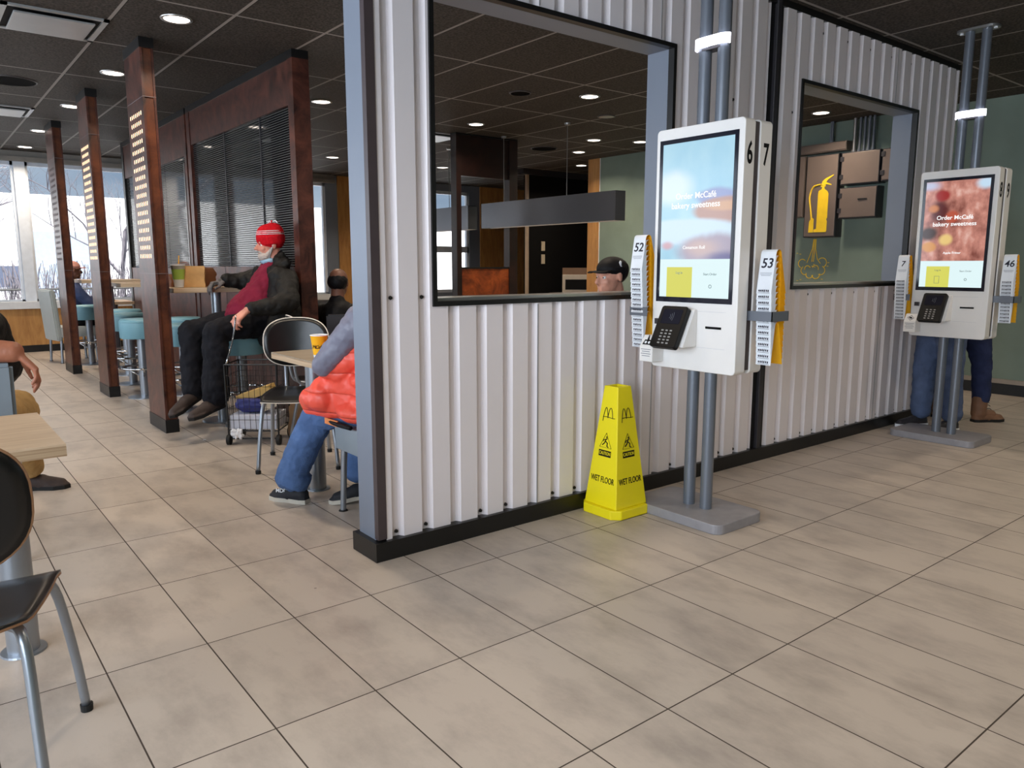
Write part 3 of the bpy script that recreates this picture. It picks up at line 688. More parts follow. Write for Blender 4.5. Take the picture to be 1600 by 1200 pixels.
def kiosk(ox, oy, which, nums, label, product):
    t = thing('ordering_kiosk', label, 'kiosk', (ox, oy, 0))
    f = MB(); f.prism([(x, y) for x, y in rrect(0.37, 0.58, 0.05)], Matrix.Translation((0, 0, 0)), 0.048)
    bp = f.build('base_plate', M_basegrey, t, bevel=0.004)
    for y in (0.03, -0.075):
        f = MB(); f.tube([(0, y, 0.048), (0, y, CZ-0.012)], 0.03, 20); f.build('pole', M_greypipe, t, smooth=40)
    f = MB(); f.prism([(x, y-0.02) for x, y in rrect(0.12, 0.26, 0.05)], Matrix.Translation((0, 0, CZ-0.014)), 0.014); f.build('ceiling_plate', M_alu, t)
    for sy in (-0.125, 0.085): MB().cone((0, sy, CZ-0.022), (0, sy, CZ-0.014), 0.012, 0.012, 8).build('bolt', M_paper, t)
    f = MB()        # light band wrapped round the front of the poles
    pts = []
    for (cy, a0, a1) in ((0.03, 90, 180), (-0.075, 180, 250)):
        for i in range(7):
            a = R(a0+(a1-a0)*i/6); pts.append((0.046*math.cos(a), cy+0.046*math.sin(a)))
    for (xa, ya), (xb, yb) in zip(pts[:-1], pts[1:]):
        f.quad([(xa, ya, 2.25), (xb, yb, 2.25), (xb, yb, 2.295), (xa, ya, 2.295)])
    o = f.build('light_band', M_ring, t, smooth='all'); sd = o.modifiers.new('s', 'SOLIDIFY'); sd.thickness = 0.006; sd.offset = 0
    MB().box(-0.03, 0.03, -0.075, 0.03, 2.24, 2.25).build('light_bracket', M_greyd, t)
    # two housings back to back, front faces -x and +x
    x0 = -0.075; zb, zt = 0.745, 1.905; ys = (-0.262, 0.245)
    def housing(xa, xb, sgn, bname):
        Fm = frame((xa, (ys[0]+ys[1])/2, (zb+zt)/2), (0, -1 if sgn < 0 else 1, 0), (0, 0, 1))
        f = MB(); f.prism(rrect(ys[1]-ys[0], zt-zb, 0.022), Fm, xb-xa if False else -abs(xb-xa)); return f.build(bname, M_whiteplast, t, bevel=0.004)
    h1 = housing(x0, x0+0.078, -1, 'front_housing')
    f = MB(); f.box(x0+0.078, x0+0.118, ys[0]+0.008, ys[1]-0.008, zb+0.02, zt-0.012); f.build('spine', plain('spine_grey', (66, 60, 62), 0.6), t)
    f = MB(); f.prism(rrect(ys[1]-ys[0], zt-zb, 0.022), frame((x0+0.118, (ys[0]+ys[1])/2, (zb+zt)/2), (0, 1, 0), (0, 0, 1)), 0.09); h2 = f.build('rear_housing', M_whiteplast, t, bevel=0.004)
    for (hh, xs_, sg_) in ((h1, x0, -1), (h2, x0+0.208, 1)):
        f = MB(); f.box(xs_, xs_+sg_*0.003, -0.232, 0.222, 1.075, 1.853, 0.0); bz = f.build('screen_bezel', M_scrk, hh)
        if sg_ < 0:
            xx = xs_-0.003
            f = MB(); f.box(xx-0.0012, xx, -0.212, 0.200, 1.283, 1.832); f.build('picture', screen_mat(which), hh)
            f = MB(); f.box(xx-0.0012, xx, -0.212, 0.200, 1.100, 1.283); f.build('menu_area', M_scrw, hh)
            f = MB(); f.box(xx-0.002, xx-0.0012, 0.00, 0.155, 1.100, 1.245); f.build('yellow_button', M_scry, hh)
            def T(nm, s, size, y, z, mt, **k):
                text(nm, s, size, frame((xx-0.0022, y, z), (0, -1, 0), (0, 0, 1)), mt, hh, **k)
            T('headline', 'Order McCafé\u00ae' if False else 'Order McCafé', 0.040, -0.005, 1.580, M_scrt, bold=0.012)
            T('headline', 'bakery sweetness', 0.040, -0.005, 1.536, M_scrt, bold=0.012)
            T('caption', product, 0.022, -0.005, 1.338, M_scrt, bold=0.006)
            T('button_text', 'Log in', 0.017, 0.078, 1.218, M_scrg, bold=0.0)
            T('button_text', 'Start Order', 0.016, -0.105, 1.212, M_scrg, bold=0.0)
            if which == 2:
                f = MB(); f.box(xx-0.0026, xx-0.002, 0.064, 0.066, 1.128, 1.175).box(xx-0.0026, xx-0.002, 0.096, 0.098, 1.128, 1.175).box(xx-0.0026, xx-0.002, 0.064, 0.098, 1.126, 1.128).box(xx-0.0026, xx-0.002, 0.064, 0.098, 1.175, 1.177)
                f.build('phone_icon', M_scrg, hh)
            f = MB(); f.lathe([(0.006, 0), (0.009, 0), (0.009, 0.0006), (0.006, 0.0006), (0.006, 0)], seg=16, caps=False)
            bmesh.ops.transform(f.bm, matrix=frame((xx-0.0014, -0.108, 1.155), (0, -1, 0), (0, 0, 1)), verts=f.bm.verts); f.build('menu_icon', M_scrg, hh)
    # receipt slot, panel line
    f = MB(); f.box(x0-0.002, x0+0.001, -0.178, -0.088, 0.955, 0.966); f.build('receipt_slot', M_blackm, h1)
    for z in (0.862, 1.035): MB().box(x0-0.0006, x0, -0.20, -0.04, z, z+0.0012).build('panel_line', M_panl, h1)
    # card reader on a slanted wedge
    S = V((x0, 0.062, 0.945))
    wd = MB()
    a = [(0.0, 0.098), (-0.02, 0.098), (-0.105, -0.080), (0.0, -0.080)]
    wd.prism([(p_[0], p_[1]) for p_ in a], Matrix(((1, 0, 0, S.x), (0, 0, 1, S.y-0.10), (0, 1, 0, S.z), (0, 0, 0, 1))), 0.175)
    rd = wd.build('card_reader', M_whiteplast, t, bevel=0.003)
    up_ = V((0.08, 0, 0.16)).normalized()
    Fr = frame((S.x-0.070, S.y-0.004, S.z+0.003), (0, -1, 0), up_) @ Matrix.Scale(1.17, 4)
    f = MB(); f.prism(rrect(0.135, 0.185, 0.012), Fr, 0.026); f.build('terminal_body', plain('terminal_black', (9, 9, 11), 0.4, spec=0.25), rd, bevel=0.003)
    f = MB(); f.prism([(x, y+0.045) for x, y in rrect(0.10, 0.065, 0.006)], Fr @ Matrix.Translation((0, 0, 0.026)), 0.001); f.build('terminal_screen', plain('terminal_screen', (34, 34, 44), 0.1), rd)
    f = MB()
    for r_ in range(5):
        for c_ in range(3): f.prism([(x-0.022+c_*0.022, y-0.018-r_*0.014) for x, y in rrect(0.012, 0.006, 0.002, 2)], Fr @ Matrix.Translation((0, 0, 0.026)), 0.0015)
    f.build('keypad', plain('key_grey', (150, 150, 150), 0.5), rd)
    for k_ in range(3):
        f = MB(); f.tube([Fr @ V((-0.008+k_*0.008+0.003*math.sin(q), 0.045+0.018*(q/1.5-1)*(0.5+0.25*k_), 0.0275)) for q in (0, 0.75, 1.5, 2.25, 3.0)], 0.0008, 5); f.build('contactless_mark', M_inkg, rd)
    # small scanner shelf with pictogram below left
    f = MB(); f.prism([(0, 0), (-0.05, 0), (-0.085, -0.055), (-0.085, -0.13), (0, -0.13)], Matrix(((1, 0, 0, x0), (0, 0, 1, 0.165), (0, 1, 0, 0.905), (0, 0, 0, 1))), 0.085)
    sh = f.build('scanner_box', M_whiteplast, t, bevel=0.003)
    Fs = frame((x0-0.0695, 0.2075, 0.876), (0, -1, 0), V((0.035, 0, 0.055)))
    f = MB()
    if which == 1:
        f.prism([(-0.028, -0.02), (0.028, -0.02), (0.022, 0.008), (-0.022, 0.008)], Fs @ Matrix.Translation((0, 0, 0.001)), 0.0006); f.prism([(-0.008, 0.006), (0.006, 0.006), (-0.003, 0.035), (-0.008, 0.035)], Fs @ Matrix.Translation((0, 0, 0.001)), 0.0006)
    else:
        f.tube([Fs @ V(q) for q in ((-0.022, 0, 0.001), (0, 0.02, 0.001), (0.022, 0, 0.001), (0, -0.02, 0.001))], 0.0016, 6, closed=True); f.prism([(x, y) for x, y in rrect(0.02, 0.012, 0.004, 3)], Fs @ Matrix.Translation((0, 0, 0.001)), 0.0006)
    f.build('pictogram', M_ink, sh)
    if which == 1:
        f = MB()
        for x in (-0.011, 0.011): f.prism([(x+a_, b_-0.007) for a_, b_ in rrect(0.014, 0.014, 0.006, 4)], Fs @ Matrix.Translation((0, 0, 0.0017)), 0.0004)
        f.build('pictogram', M_paper, sh)
    f = MB()
    for i in range(4): f.box(x0-0.0858, x0-0.085, 0.1755+(0.006*(i % 2)), 0.2395-(0.006*(i % 2)), 0.835-i*0.011, 0.838-i*0.011)
    f.build('small_print', M_inkg, sh)
    MB().box(x0-0.018, x0, 0.185, 0.215, 0.962, 0.99, 0.002).build('coin_slot', M_greyd, t)
    # numbers on the narrow sides
    for s, xx in ((nums[0], x0+0.040), (nums[1], x0+0.118+0.045)):
        text('side_number', s, 0.135, frame((xx, ys[0]-0.0005, 1.748), (1, 0, 0), (0, 0, 1)), M_ink, t, bold=0.022, sx=0.62)
    # brackets for the table tents
    for y0, y1, xa in ((ys[1]-0.01, ys[1]+0.105, -0.13), (ys[0]-0.125, ys[0]+0.01, 0.012)):
        f = MB(); f.box(xa, xa+0.004, y0, y1, 1.0, 1.045).box(xa+0.130, xa+0.134, y0, y1, 1.0, 1.045)
        f.box(xa, xa+0.134, (y1-0.004) if y0 > 0 else y0, y1 if y0 > 0 else y0+0.004, 1.0, 1.045)
        f.build('tent_bracket', M_greypipe, t)
    return t
kiosk(3.055, 2.365, 1, '67', 'ordering kiosk 6 and 7 with pale blue screen, beside the yellow cone', 'Cinnamon Roll')
kiosk(5.845, 2.335, 2, '89', 'ordering kiosk 8 and 9 with brown fritter picture, farther right', 'Apple Fritter')
MATS_k = None
def tent_stack(x, y, zt, n, num, place, pitch, L, flip=0):
    side = {'52': 'left stack of the near kiosk', '53': 'right stack of the near kiosk', '7': 'left stack of the farther kiosk', '46': 'right stack of the farther kiosk'}[num]
    """nested folded cards hanging from the bracket, each one a little lower than the one outside it"""
    ordw = ['topmost', 'second', 'third', 'fourth', 'fifth', 'sixth', 'seventh', 'eighth', 'ninth', 'tenth', 'eleventh', 'twelfth', 'thirteenth', 'fourteenth', 'fifteenth', 'sixteenth', 'seventeenth']
    wy = 0.078
    def card(k):
        o = thing('table_tent', None, 'table tent', (x, y, zt))
        k2 = 0.0
        r = 0.020
        prof = [(-0.045, -L)]+[(-r*math.cos(R(a))*1.0, -0.02+r*math.sin(R(a))) for a in (0, 30, 60, 90, 120, 150, 180)]+[(0.070, -L)]
        th = 0.0016
        for nm, mt, lo, hi, off in (('front_sheet', M_paper, 0, 5, -th), ('yellow_back', M_yellowp, 1, 9, 0.0)):
            f = MB(); P_ = prof[lo:hi]
            for (xa, za), (xb, zb) in zip(P_[:-1], P_[1:]): f.quad([(xa+off, -wy/2, za), (xb+off, -wy/2, zb), (xb+off, wy/2, zb), (xa+off, wy/2, za)])
            bmesh.ops.remove_doubles(f.bm, verts=f.bm.verts, dist=1e-6)
            oo = f.build(nm, mt, o); md = oo.modifiers.new('s', 'SOLIDIFY'); md.thickness = 0.0012; md.offset = 0
        f = MB(); sl = V((0.045-0.020, 0, L-0.02)).normalized(); Fp = frame((-0.045-0.0034, 0, -L), (0, -1, 0), sl)
        for i, w_ in enumerate((0.05, 0.044, 0.05)): f.prism([(x_, y_+0.012+i*0.0) for x_, y_ in rrect(0.0, 0.0, 0.0, 1)], Fp, 0.0004) if False else None
        rr = random.Random(k*7+int(num))
        for i in range(6):
            a = -0.028+i*0.0095; f.prism([(a, 0.009+rr.random()*0.003), (a+0.005+rr.random()*0.003, 0.009), (a+0.006, 0.018+rr.random()*0.003), (a, 0.018)], Fp, 0.0004)
        f.prism([(-0.03, 0.004), (0.03, 0.004), (0.03, 0.0055), (-0.03, 0.0055)], Fp, 0.0004)
        f.build('small_print', M_inkblue, o)
        return o
    first = card(0)
    for k in range(n):
        o = first if k == 0 else copy_tree(first)
        o.location = (x+0.0012*k*(1 if False else 1), y, zt-pitch*k)
        s = 1-0.012*k
        o.scale = (max(0.72, 1-0.016*k), 1, 1)
        o['label'] = ('table tent showing %s, on top of the %s' % (num, side)) if k == 0 else '%s white table tent from the top, %s' % (ordw[k], side)
        o['group'] = 'table tents %s' % side
    sl = V((0.025, 0, L-0.02)).normalized(); Fp = frame((-0.045-0.0036, 0, -L), (0, -1, 0), sl)
    text('number', num, 0.062 if len(num) == 2 else 0.055, Fp @ Matrix.Translation((0, L-0.062, 0)), M_inkblue, first, bold=0.012, shear=0.12)
    f = MB()
    for i, w_ in enumerate((0.06, 0.06, 0.05)): f.prism([(-w_/2, L-0.105-i*0.006), (w_/2, L-0.105-i*0.006), (w_/2, L-0.1035-i*0.006), (-w_/2, L-0.1035-i*0.006)], Fp, 0.0004)
    f.build('small_print', M_inkg, first)
tent_stack(2.955, 2.665, 1.405, 16, '52', 'left', 0.0255, 0.185)
tent_stack(3.125, 2.035, 1.325, 13, '53', 'right', 0.0275, 0.20)
tent_stack(5.745, 2.635, 1.325, 12, '7', 'left', 0.024, 0.20)
tent_stack(5.915, 2.005, 1.325, 12, '46', 'right', 0.024, 0.20)

# ------------------------------------------------------------------ wet floor cone
t = thing('wet_floor_cone', 'yellow four-sided wet floor cone beside the base of kiosk 6', 'safety cone', (2.775, 2.645, 0))
def octo(h, c): return [(-h+c, -h), (h-c, -h), (h, -h+c), (h, h-c), (h-c, h), (-h+c, h), (-h, h-c), (-h, -h+c)]
f = MB(); f.prism(octo(0.135, 0.04), Matrix.Identity(4), 0.048); f.build('base', M_yellow, t, bevel=0.005)
f = MB(); b0, b1, z0, z1 = 0.112, 0.047, 0.048, 0.655
va = [f.bm.verts.new((sx*b0, sy*b0, z0)) for sx, sy in ((-1, -1), (1, -1), (1, 1), (-1, 1))]; vb = [f.bm.verts.new((sx*b1, sy*b1, z1)) for sx, sy in ((-1, -1), (1, -1), (1, 1), (-1, 1))]
vc = [f.bm.verts.new((sx*(b1-0.012), sy*(b1-0.012), z1)) for sx, sy in ((-1, -1), (1, -1), (1, 1), (-1, 1))]; vd = [f.bm.verts.new((sx*(b1-0.012), sy*(b1-0.012), z1-0.05)) for sx, sy in ((-1, -1), (1, -1), (1, 1), (-1, 1))]
for i in range(4):
    j = (i+1) % 4
    f.bm.faces.new((va[i], va[j], vb[j], vb[i])); f.bm.faces.new((vb[i], vb[j], vc[j], vc[i])); f.bm.faces.new((vc[i], vc[j], vd[j], vd[i]))
f.bm.faces.new(vd); f.bm.faces.new(va)
f.build('body', M_yellow, t, bevel=0.004)
sl = (b0-b1)/(z1-z0)
for nx, ny in ((-1, 0), (0, -1)):
    xa = V((0, -1, 0)) if nx else V((1, 0, 0))
    def Fc(z):
        off = b0-(z-z0)*sl+0.001
        return frame((nx*off, ny*off, z), xa, V((-nx*sl, -ny*sl, 1)))
    text('wet_floor_text', 'WET FLOOR', 0.043, Fc(0.182), M_ink, t, bold=0.01, sx=0.66)
    G = Fc(0.315); f = MB(); f.prism([(-0.042, -0.015), (0.042, -0.015), (0.042, 0.017), (-0.042, 0.017)], G, 0.0008); f.build('caution_plate', M_ink, t)
    text('caution_text', 'CAUTION', 0.024, Fc(0.316) @ Matrix.Translation((0, 0, 0.001)), M_yellow, t, bold=0.012, sx=0.72)
    G = Fc(0.375); f = MB(); f.tube([G @ V((x_, y_, 0.0)) for x_, y_ in ((-0.04, -0.03), (0.04, -0.03), (0, 0.045))], 0.0016, 6, closed=True)
    f.tube([G @ V((x_, y_, 0.0)) for x_, y_ in ((-0.022, -0.018), (-0.008, -0.006), (-0.002, 0.010), (0.008, 0.018))], 0.003, 6)
    f.tube([G @ V((x_, y_, 0.0)) for x_, y_ in ((-0.004, 0.004), (0.012, -0.006), (0.010, -0.022), (0.02, -0.026))], 0.0028, 6)
    f.tube([G @ V((x_, y_, 0.0)) for x_, y_ in ((-0.002, 0.012), (-0.014, 0.010), (-0.018, 0.0))], 0.0022, 6)
    f.sph(G @ V((0.004, 0.024, 0)), 0.004, 8); f.build('slipping_figure_sign', M_ink, t)
    G = Fc(0.495); f = MB()
    for k_, (c_, w_) in enumerate(((-0.018, 0.034), (0.014, 0.034))):
        f.tube([G @ V((c_-w_/2+w_*s_, 0.052*(1-abs(2*s_-1)**2.4)-0.018*(k_ == 0)*(s_ < 0.5)*(1-2*s_), 0.0)) for s_ in [q/10 for q in range(11)]], 0.0018, 6)
    f.tube([G @ V(q) for q in ((-0.034, 0.004, 0), (-0.005, 0.006, 0), (0.03, 0.002, 0), (0.046, 0.003, 0))], 0.0016, 6)
    f.build('arches_mark', M_ink, t)

# ------------------------------------------------------------------ furniture
def high_table(x0, x1, y0, y1, label, legx, legy):
    t = thing('high_table', label, 'high table', ((x0+x1)/2, (y0+y1)/2, 0)); a, b = (x1-x0)/2, (y1-y0)/2
    MB().box(-a, a, -b, b, 1.042, 1.08, 0.004).build('tabletop', M_oak, t)
    lx, ly = legx-(x0+x1)/2, legy-(y0+y1)/2
    MB().cone((lx, ly, 0.012), (lx, ly, 1.042), 0.038, 0.038, 24).build('leg', M_steel, t, smooth=40)
    MB().cone((lx, ly, 0), (lx, ly, 0.012), 0.16, 0.15, 32).build('foot_plate', M_steel, t)
def stool(x, y, label):
    t = thing('bar_stool', label, 'stool', (x, y, 0), group='teal bar stools along the brown partition')
    MB().lathe([(0.0, 0.57), (0.172, 0.57), (0.18, 0.58), (0.182, 0.70), (0.18, 0.735), (0.165, 0.752), (0.0, 0.757)], seg=36).build('seat', M_teal, t, smooth=50)
    MB().lathe([(0.181, 0.722), (0.185, 0.726), (0.181, 0.730)], seg=36).build('piping', M_teal, t, smooth='all')
    MB().cone((0, 0, 0.012), (0, 0, 0.57), 0.04, 0.04, 24).build('column', M_steel, t, smooth=40)
    MB().lathe([(0.0, 0), (0.15, 0), (0.15, 0.008), (0.05, 0.014), (0.0, 0.014)], seg=32).build('foot_plate', M_steel, t, smooth=40)
    f = MB(); f.tube([(0.19*math.cos(R(a)), 0.19*math.sin(R(a)), 0.29) for a in range(0, 360, 15)], 0.011, 10, closed=True)
    fr = f.build('foot_ring', M_chrome, t, smooth='all')
    for a in (20, 140, 260): MB().tube([(0.03*math.cos(R(a)), 0.03*math.sin(R(a)), 0.20), (0.19*math.cos(R(a)), 0.19*math.sin(R(a)), 0.29)], 0.008, 8).build('spoke', M_chrome, fr, smooth='all')
    return t
high_table(1.60, 2.30, 6.16, 6.80, 'oak high table with the paper cup and bag, by the man in red hat', 1.945, 6.27)
high_table(1.62, 2.28, 8.05, 8.65, 'oak high table behind the nearest perforated pillar', 1.95, 8.3)
high_table(1.62, 2.28, 10.1, 10.6, 'farthest oak high table, between middle pillar and window', 1.95, 10.3)
for x, y, l in ((2.02, 5.97, 'teal bar stool under the man in the red hat'), (1.85, 6.92, 'teal bar stool between the man in red hat and nearest pillar'), (2.08, 7.80, 'teal bar stool against the brown partition panel, mostly hidden'),
                (1.72, 7.86, 'teal bar stool showing as a sliver left of the nearest pillar'), (1.83, 8.84, 'teal bar stool standing clear between the nearest and middle pillars'), (1.95, 9.62, 'teal bar stool just right of the middle pillar, behind another stool'),
                (1.80, 10.95, 'farthest teal bar stool, left of the middle pillar')):
    stool(x, y, l)
def dining_table(x0, x1, y0, y1, z, label, legs, top=None):
    t = thing('dining_table', label, 'table', ((x0+x1)/2, (y0+y1)/2, 0)); cx, cy = (x0+x1)/2, (y0+y1)/2
    MB().box(x0-cx, x1-cx, y0-cy, y1-cy, z-0.006, z).build('tabletop', top or M_oak, t)
    MB().box(x0-cx, x1-cx, y0-cy, y1-cy, z-0.036, z-0.006).build('ply_edge', M_oakedge, t)
    for lx, ly in legs:
        MB().cone((lx-cx, ly-cy, 0.006), (lx-cx, ly-cy, z-0.036), 0.047, 0.047, 32).build('leg', M_steel, t, smooth=40)
        MB().lathe([(0.0, 0), (0.068, 0), (0.066, 0.006), (0.0, 0.006)], (lx-cx, ly-cy, 0)).build('foot_ring', M_steel, t)
dining_table(-0.95, 0.325, 2.50, 3.11, 0.742, 'pale oak dining table at the left edge, nearest the viewer', ((0.195, 2.84), (-0.80, 2.84)))
dining_table(1.62, 2.85, 3.66, 4.28, 0.760, 'oak dining table holding the yellow cup, in front of orange coat', ((1.735, 3.965), (2.70, 3.965)), M_oakshade)
dining_table(1.98, 2.36, 11.0, 11.6, 0.78, 'small far table where the person in pink cap leans', ((2.17, 11.3),))
dining_table(3.3, 3.9, 6.55, 7.15, 0.75, 'table between the two diners behind the brown partition', ((3.6, 6.85),))
dining_table(2.42, 3.02, 3.02, 3.60, 0.75, 'table in front of the person in black cap, behind the white wall', ((2.72, 3.3),))
def ply_chair(x, y, rz, label, edge=None):
    edge = edge or M_plyedge
    t = thing('ply_chair', label, 'chair', (x, y, 0), rz)
    def shell(m, fn, nu, nv, th):
        g = [[m.bm.verts.new(fn(i/nu, j/nv)) for j in range(nv+1)] for i in range(nu+1)]
        for i in range(nu):
            for j in range(nv): m.bm.faces.new((g[i][j], g[i+1][j], g[i+1][j+1], g[i][j+1]))
    def seat(u, v):
        yy = -0.20+0.41*v; w = 0.155+0.055*math.sin(v*math.pi/2)**0.8; w *= (1-max(0, 0.15-v)*1.6)
        xx = (2*u-1)*w; zz = 0.455-0.010*(1-abs(2*u-1)**2)-0.020*max(0, v-0.8)/0.2*1.0+0.012*max(0, 0.2-v)/0.2
        return (xx, yy, zz)
    m = MB(); shell(m, seat, 14, 14, 0.01); o = m.build('seat', M_blackply, t, smooth=50); s = o.modifiers.new('s', 'SOLIDIFY'); s.thickness = 0.006; s.offset = 1
    m = MB(); shell(m, lambda u, v: (lambda q: (q[0]*1.004, q[1]*1.004, q[2]-0.0065))(seat(u, v)), 14, 14, 0.01); o = m.build('ply_edge', edge, t, smooth=50); s = o.modifiers.new('s', 'SOLIDIFY'); s.thickness = 0.006; s.offset = 1
    def backm(off, k):
        m = MB(); n = 40; rings = []
        for rr in (0.0, 0.35, 0.65, 0.85, 1.0):
            ring = []
            for i in range(n):
                a = 2*math.pi*i/n; ca, sa = math.cos(a), math.sin(a)
                xx = 0.205*k*rr*math.copysign(abs(ca)**0.75, ca); zz = 0.155*k*rr*math.copysign(abs(sa)**0.75, sa)
                ring.append(m.bm.verts.new((xx, -0.235-off+1.1*xx*xx-0.12*zz, 0.755+zz)))
            rings.append(ring)
        for A, B in zip(rings[:-1], rings[1:]):
            for i in range(n): m.bm.faces.new((A[i], A[(i+1) % n], B[(i+1) % n], B[i]))
        bmesh.ops.remove_doubles(m.bm, verts=m.bm.verts, dist=1e-5)
        return m
    o = backm(0, 1).build('backrest', M_blackply, t, smooth=50); s = o.modifiers.new('s', 'SOLIDIFY'); s.thickness = 0.010; s.offset = 0
    m = MB(); pts = []
    for i in range(48):
        a = 2*math.pi*i/48; ca, sa = math.cos(a), math.sin(a)
        xx = 0.207*math.copysign(abs(ca)**0.75, ca); zz = 0.157*math.copysign(abs(sa)**0.75, sa); pts.append((xx, -0.235+1.1*xx*xx-0.12*zz, 0.755+zz))
    m.tube(pts, 0.0042, 6, closed=True); m.build('back_edge', edge, t, smooth='all')
    for sx in (-1, 1):
        for (pts, rad) in (([(sx*0.06, 0.10, 0.434), (sx*0.155, 0.12, 0.434), (sx*0.195, 0.165, 0.405), (sx*0.222, 0.215, 0.2), (sx*0.238, 0.245, 0.012)], 0.0125),
                           ([(sx*0.06, -0.08, 0.434), (sx*0.13, -0.10, 0.434), (sx*0.16, -0.14, 0.40), (sx*0.175, -0.19, 0.2), (sx*0.185, -0.225, 0.012)], 0.0125)):
            leg = MB().tube(pts, rad, 12, smooth=5).build('leg', M_steel, t, smooth='all')
            MB().cone(V(pts[-1])-V((0, 0, 0.012)), V(pts[-1])+V((0, 0, 0.008)), 0.016, 0.017, 14).build('rubber_foot', M_rubber, leg)
        MB().tube([(sx*0.07, -0.05, 0.434), (sx*0.075, -0.19, 0.44), (sx*0.078, -0.232, 0.52), (sx*0.08, -0.245, 0.74)], 0.010, 10, smooth=5).build('back_support', M_steel, t, smooth='all')
    return t
M_edgel = plain('pale_ply_edge', (222, 212, 200), 0.5)
ply_chair(0.010, 2.137, R(-12), 'black plywood chair with steel legs at the left edge, nearest the viewer', plain('brown_ply_edge', (160, 120, 88), 0.5))
ply_chair(1.898, 4.60, R(155), 'black plywood chair across the table from the orange coat', M_edgel)
ply_chair(2.30, 5.04, R(-100), 'black plywood chair half hidden behind the man in red hat', M_edgel)
ply_chair(3.47, 3.29, R(84), 'black plywood chair under the person in black cap')
def grey_chair(x, y, rz, label, m=None, h=0.86, w=0.23, legs='round'):
    t = thing('upholstered_chair', label, 'chair', (x, y, 0), rz); m = m or M_greyvinyl
    MB().box(-w, w, -0.22, 0.24, 0.33, 0.465, 0.018).build('seat', m, t, smooth=40)
    f = MB(); a = Matrix.Translation((0, -0.245, (0.30+h)/2)) @ Matrix.Rotation(R(4), 4, 'X')
    f.obox(a, 2*w, 0.065, h-0.28, 0.015); f.build('backrest', m, t, smooth=40)
    for sx in (-1, 1):
        for sy in (-0.2, 0.2):
            L = MB().cone((sx*(w-0.035)*1.05, sy*1.08, 0.006), (sx*(w-0.035), sy, 0.34), 0.015, 0.017, 16).build('leg', M_steel, t, smooth=40)
            MB().cone((sx*(w-0.035)*1.05, sy*1.08, 0), (sx*(w-0.035)*1.05, sy*1.08, 0.006), 0.024, 0.02, 16).build('foot_glide', M_rubber, L)
    return t
grey_chair(1.875, 3.30, 0, 'blue grey upholstered chair under the person in orange coat')
grey_chair(0.085, 3.96, 0, 'blue grey upholstered chair at left edge with an arm over its back', h=0.853)
grey_chair(1.68, 11.45, R(-80), 'tall pale grey upholstered chair before the window at far left', M_greyvinyl2, 0.93)
grey_chair(2.91, 5.72, R(-30), 'dark chair under the balding diner behind the partition', M_greyd)
grey_chair(4.30, 7.5, R(110), 'dark chair under the dark haired diner behind the post', M_greyd)

# ------------------------------------------------------------------ things on the tables
def cup(name, x, y, z, r0, r1, h, label, m_low, m_top, splitz, cat='cup', straw=False):
    t = thing(name, label, cat, (x, y, z))
    MB().lathe([(r0*0.9, 0), (r0, 0.003), (r0+(r1-r0)*splitz, h*splitz)], seg=32).build('cup_bottom', m_low, t, smooth=40)
    MB().lathe([(r0+(r1-r0)*splitz, h*splitz), (r1, h), (r1+0.002, h+0.002), (r1-0.004, h), (r1-0.006, h-0.02), (0, h-0.022)], seg=32).build('cup_wall', m_top, t, smooth=40)
    MB().lathe([(r1-0.002, h), (r1+0.003, h+0.001), (r1+0.003, h+0.005), (r1-0.002, h+0.006), (r1-0.003, h)], seg=32).build('rim', M_paper, t, smooth='all')
    return t
t = cup('paper_cup', 1.690, 3.775, 0.762, 0.029, 0.045, 0.125, 'yellow paper coffee cup with white foot on the oak table', M_paper, M_yellowp, 0.2)
for i, ch in enumerate('McCafé'):
    a = R(-158+i*13); rr = 0.0405
    text('cup_lettering', ch, 0.026, frame((rr*math.cos(a), rr*math.sin(a), 0.068), (-math.sin(a), math.cos(a), 0), (0.10*math.cos(a), 0.10*math.sin(a), 1)), M_ink, t, shear=0.2)
t = cup('drink_cup', 1.68, 6.30, 1.082, 0.034, 0.052, 0.165, 'tall white and green paper drink cup with straw on high table', M_paper, plain('cup_white', (222, 222, 206), 0.5), 0.35)
MB().lathe([(0.0415, 0.062), (0.0505, 0.140)], seg=32, caps=False).build('printed_label', plain('cup_green', (176, 208, 92), 0.5), t, smooth='all')['label'] = 'green printed band'
MB().lathe([(0.045, 0.147), (0.0525, 0.166), (0.0545, 0.17), (0.053, 0.178), (0.0, 0.180)], seg=32).build('lid', M_paper, t, smooth=40)
MB().tube([(0.0, 0, 0.10), (0.012, 0, 0.245)], 0.004, 8).build('straw', M_yellowp, t, smooth='all')
def paper_bag(x, y, z, w, d, h, rz, label, m, tilt=0.0):
    f = MB(); rr = random.Random(int(x*100)); n = 8
    def pt(a, k):
        sx = (1 if a in (1, 2) else -1); sy = (1 if a in (2, 3) else -1); q = 1-0.55*max(0, k-0.7)/0.3*(1)
        return V((sx*w/2*(1+0.03*math.sin(k*9+a)), sy*d/2*q*(1+0.10*math.sin(k*7+a*2)), h*k))
    rings = []
    for j in range(n+1):
        k = j/n; ring = []
        for a in range(4):
            b = (a+1) % 4
            for s_ in range(5):
                p_ = pt(a, k).lerp(pt(b, k), s_/5); p_ += V((rr.uniform(-1, 1), rr.uniform(-1, 1), 0))*0.004; ring.append(f.bm.verts.new(p_))
        rings.append(ring)
    for A, B in zip(rings[:-1], rings[1:]):
        for i in range(20): f.bm.faces.new((A[i], A[(i+1) % 20], B[(i+1) % 20], B[i]))
    f.bm.faces.new(rings[0][::-1]); f.bm.faces.new(rings[-1])
    o = f.build('paper_bag', m, loc=(x, y, z), smooth=35); o.rotation_euler = (tilt, 0, rz)
    return tag(o, label, 'paper bag')
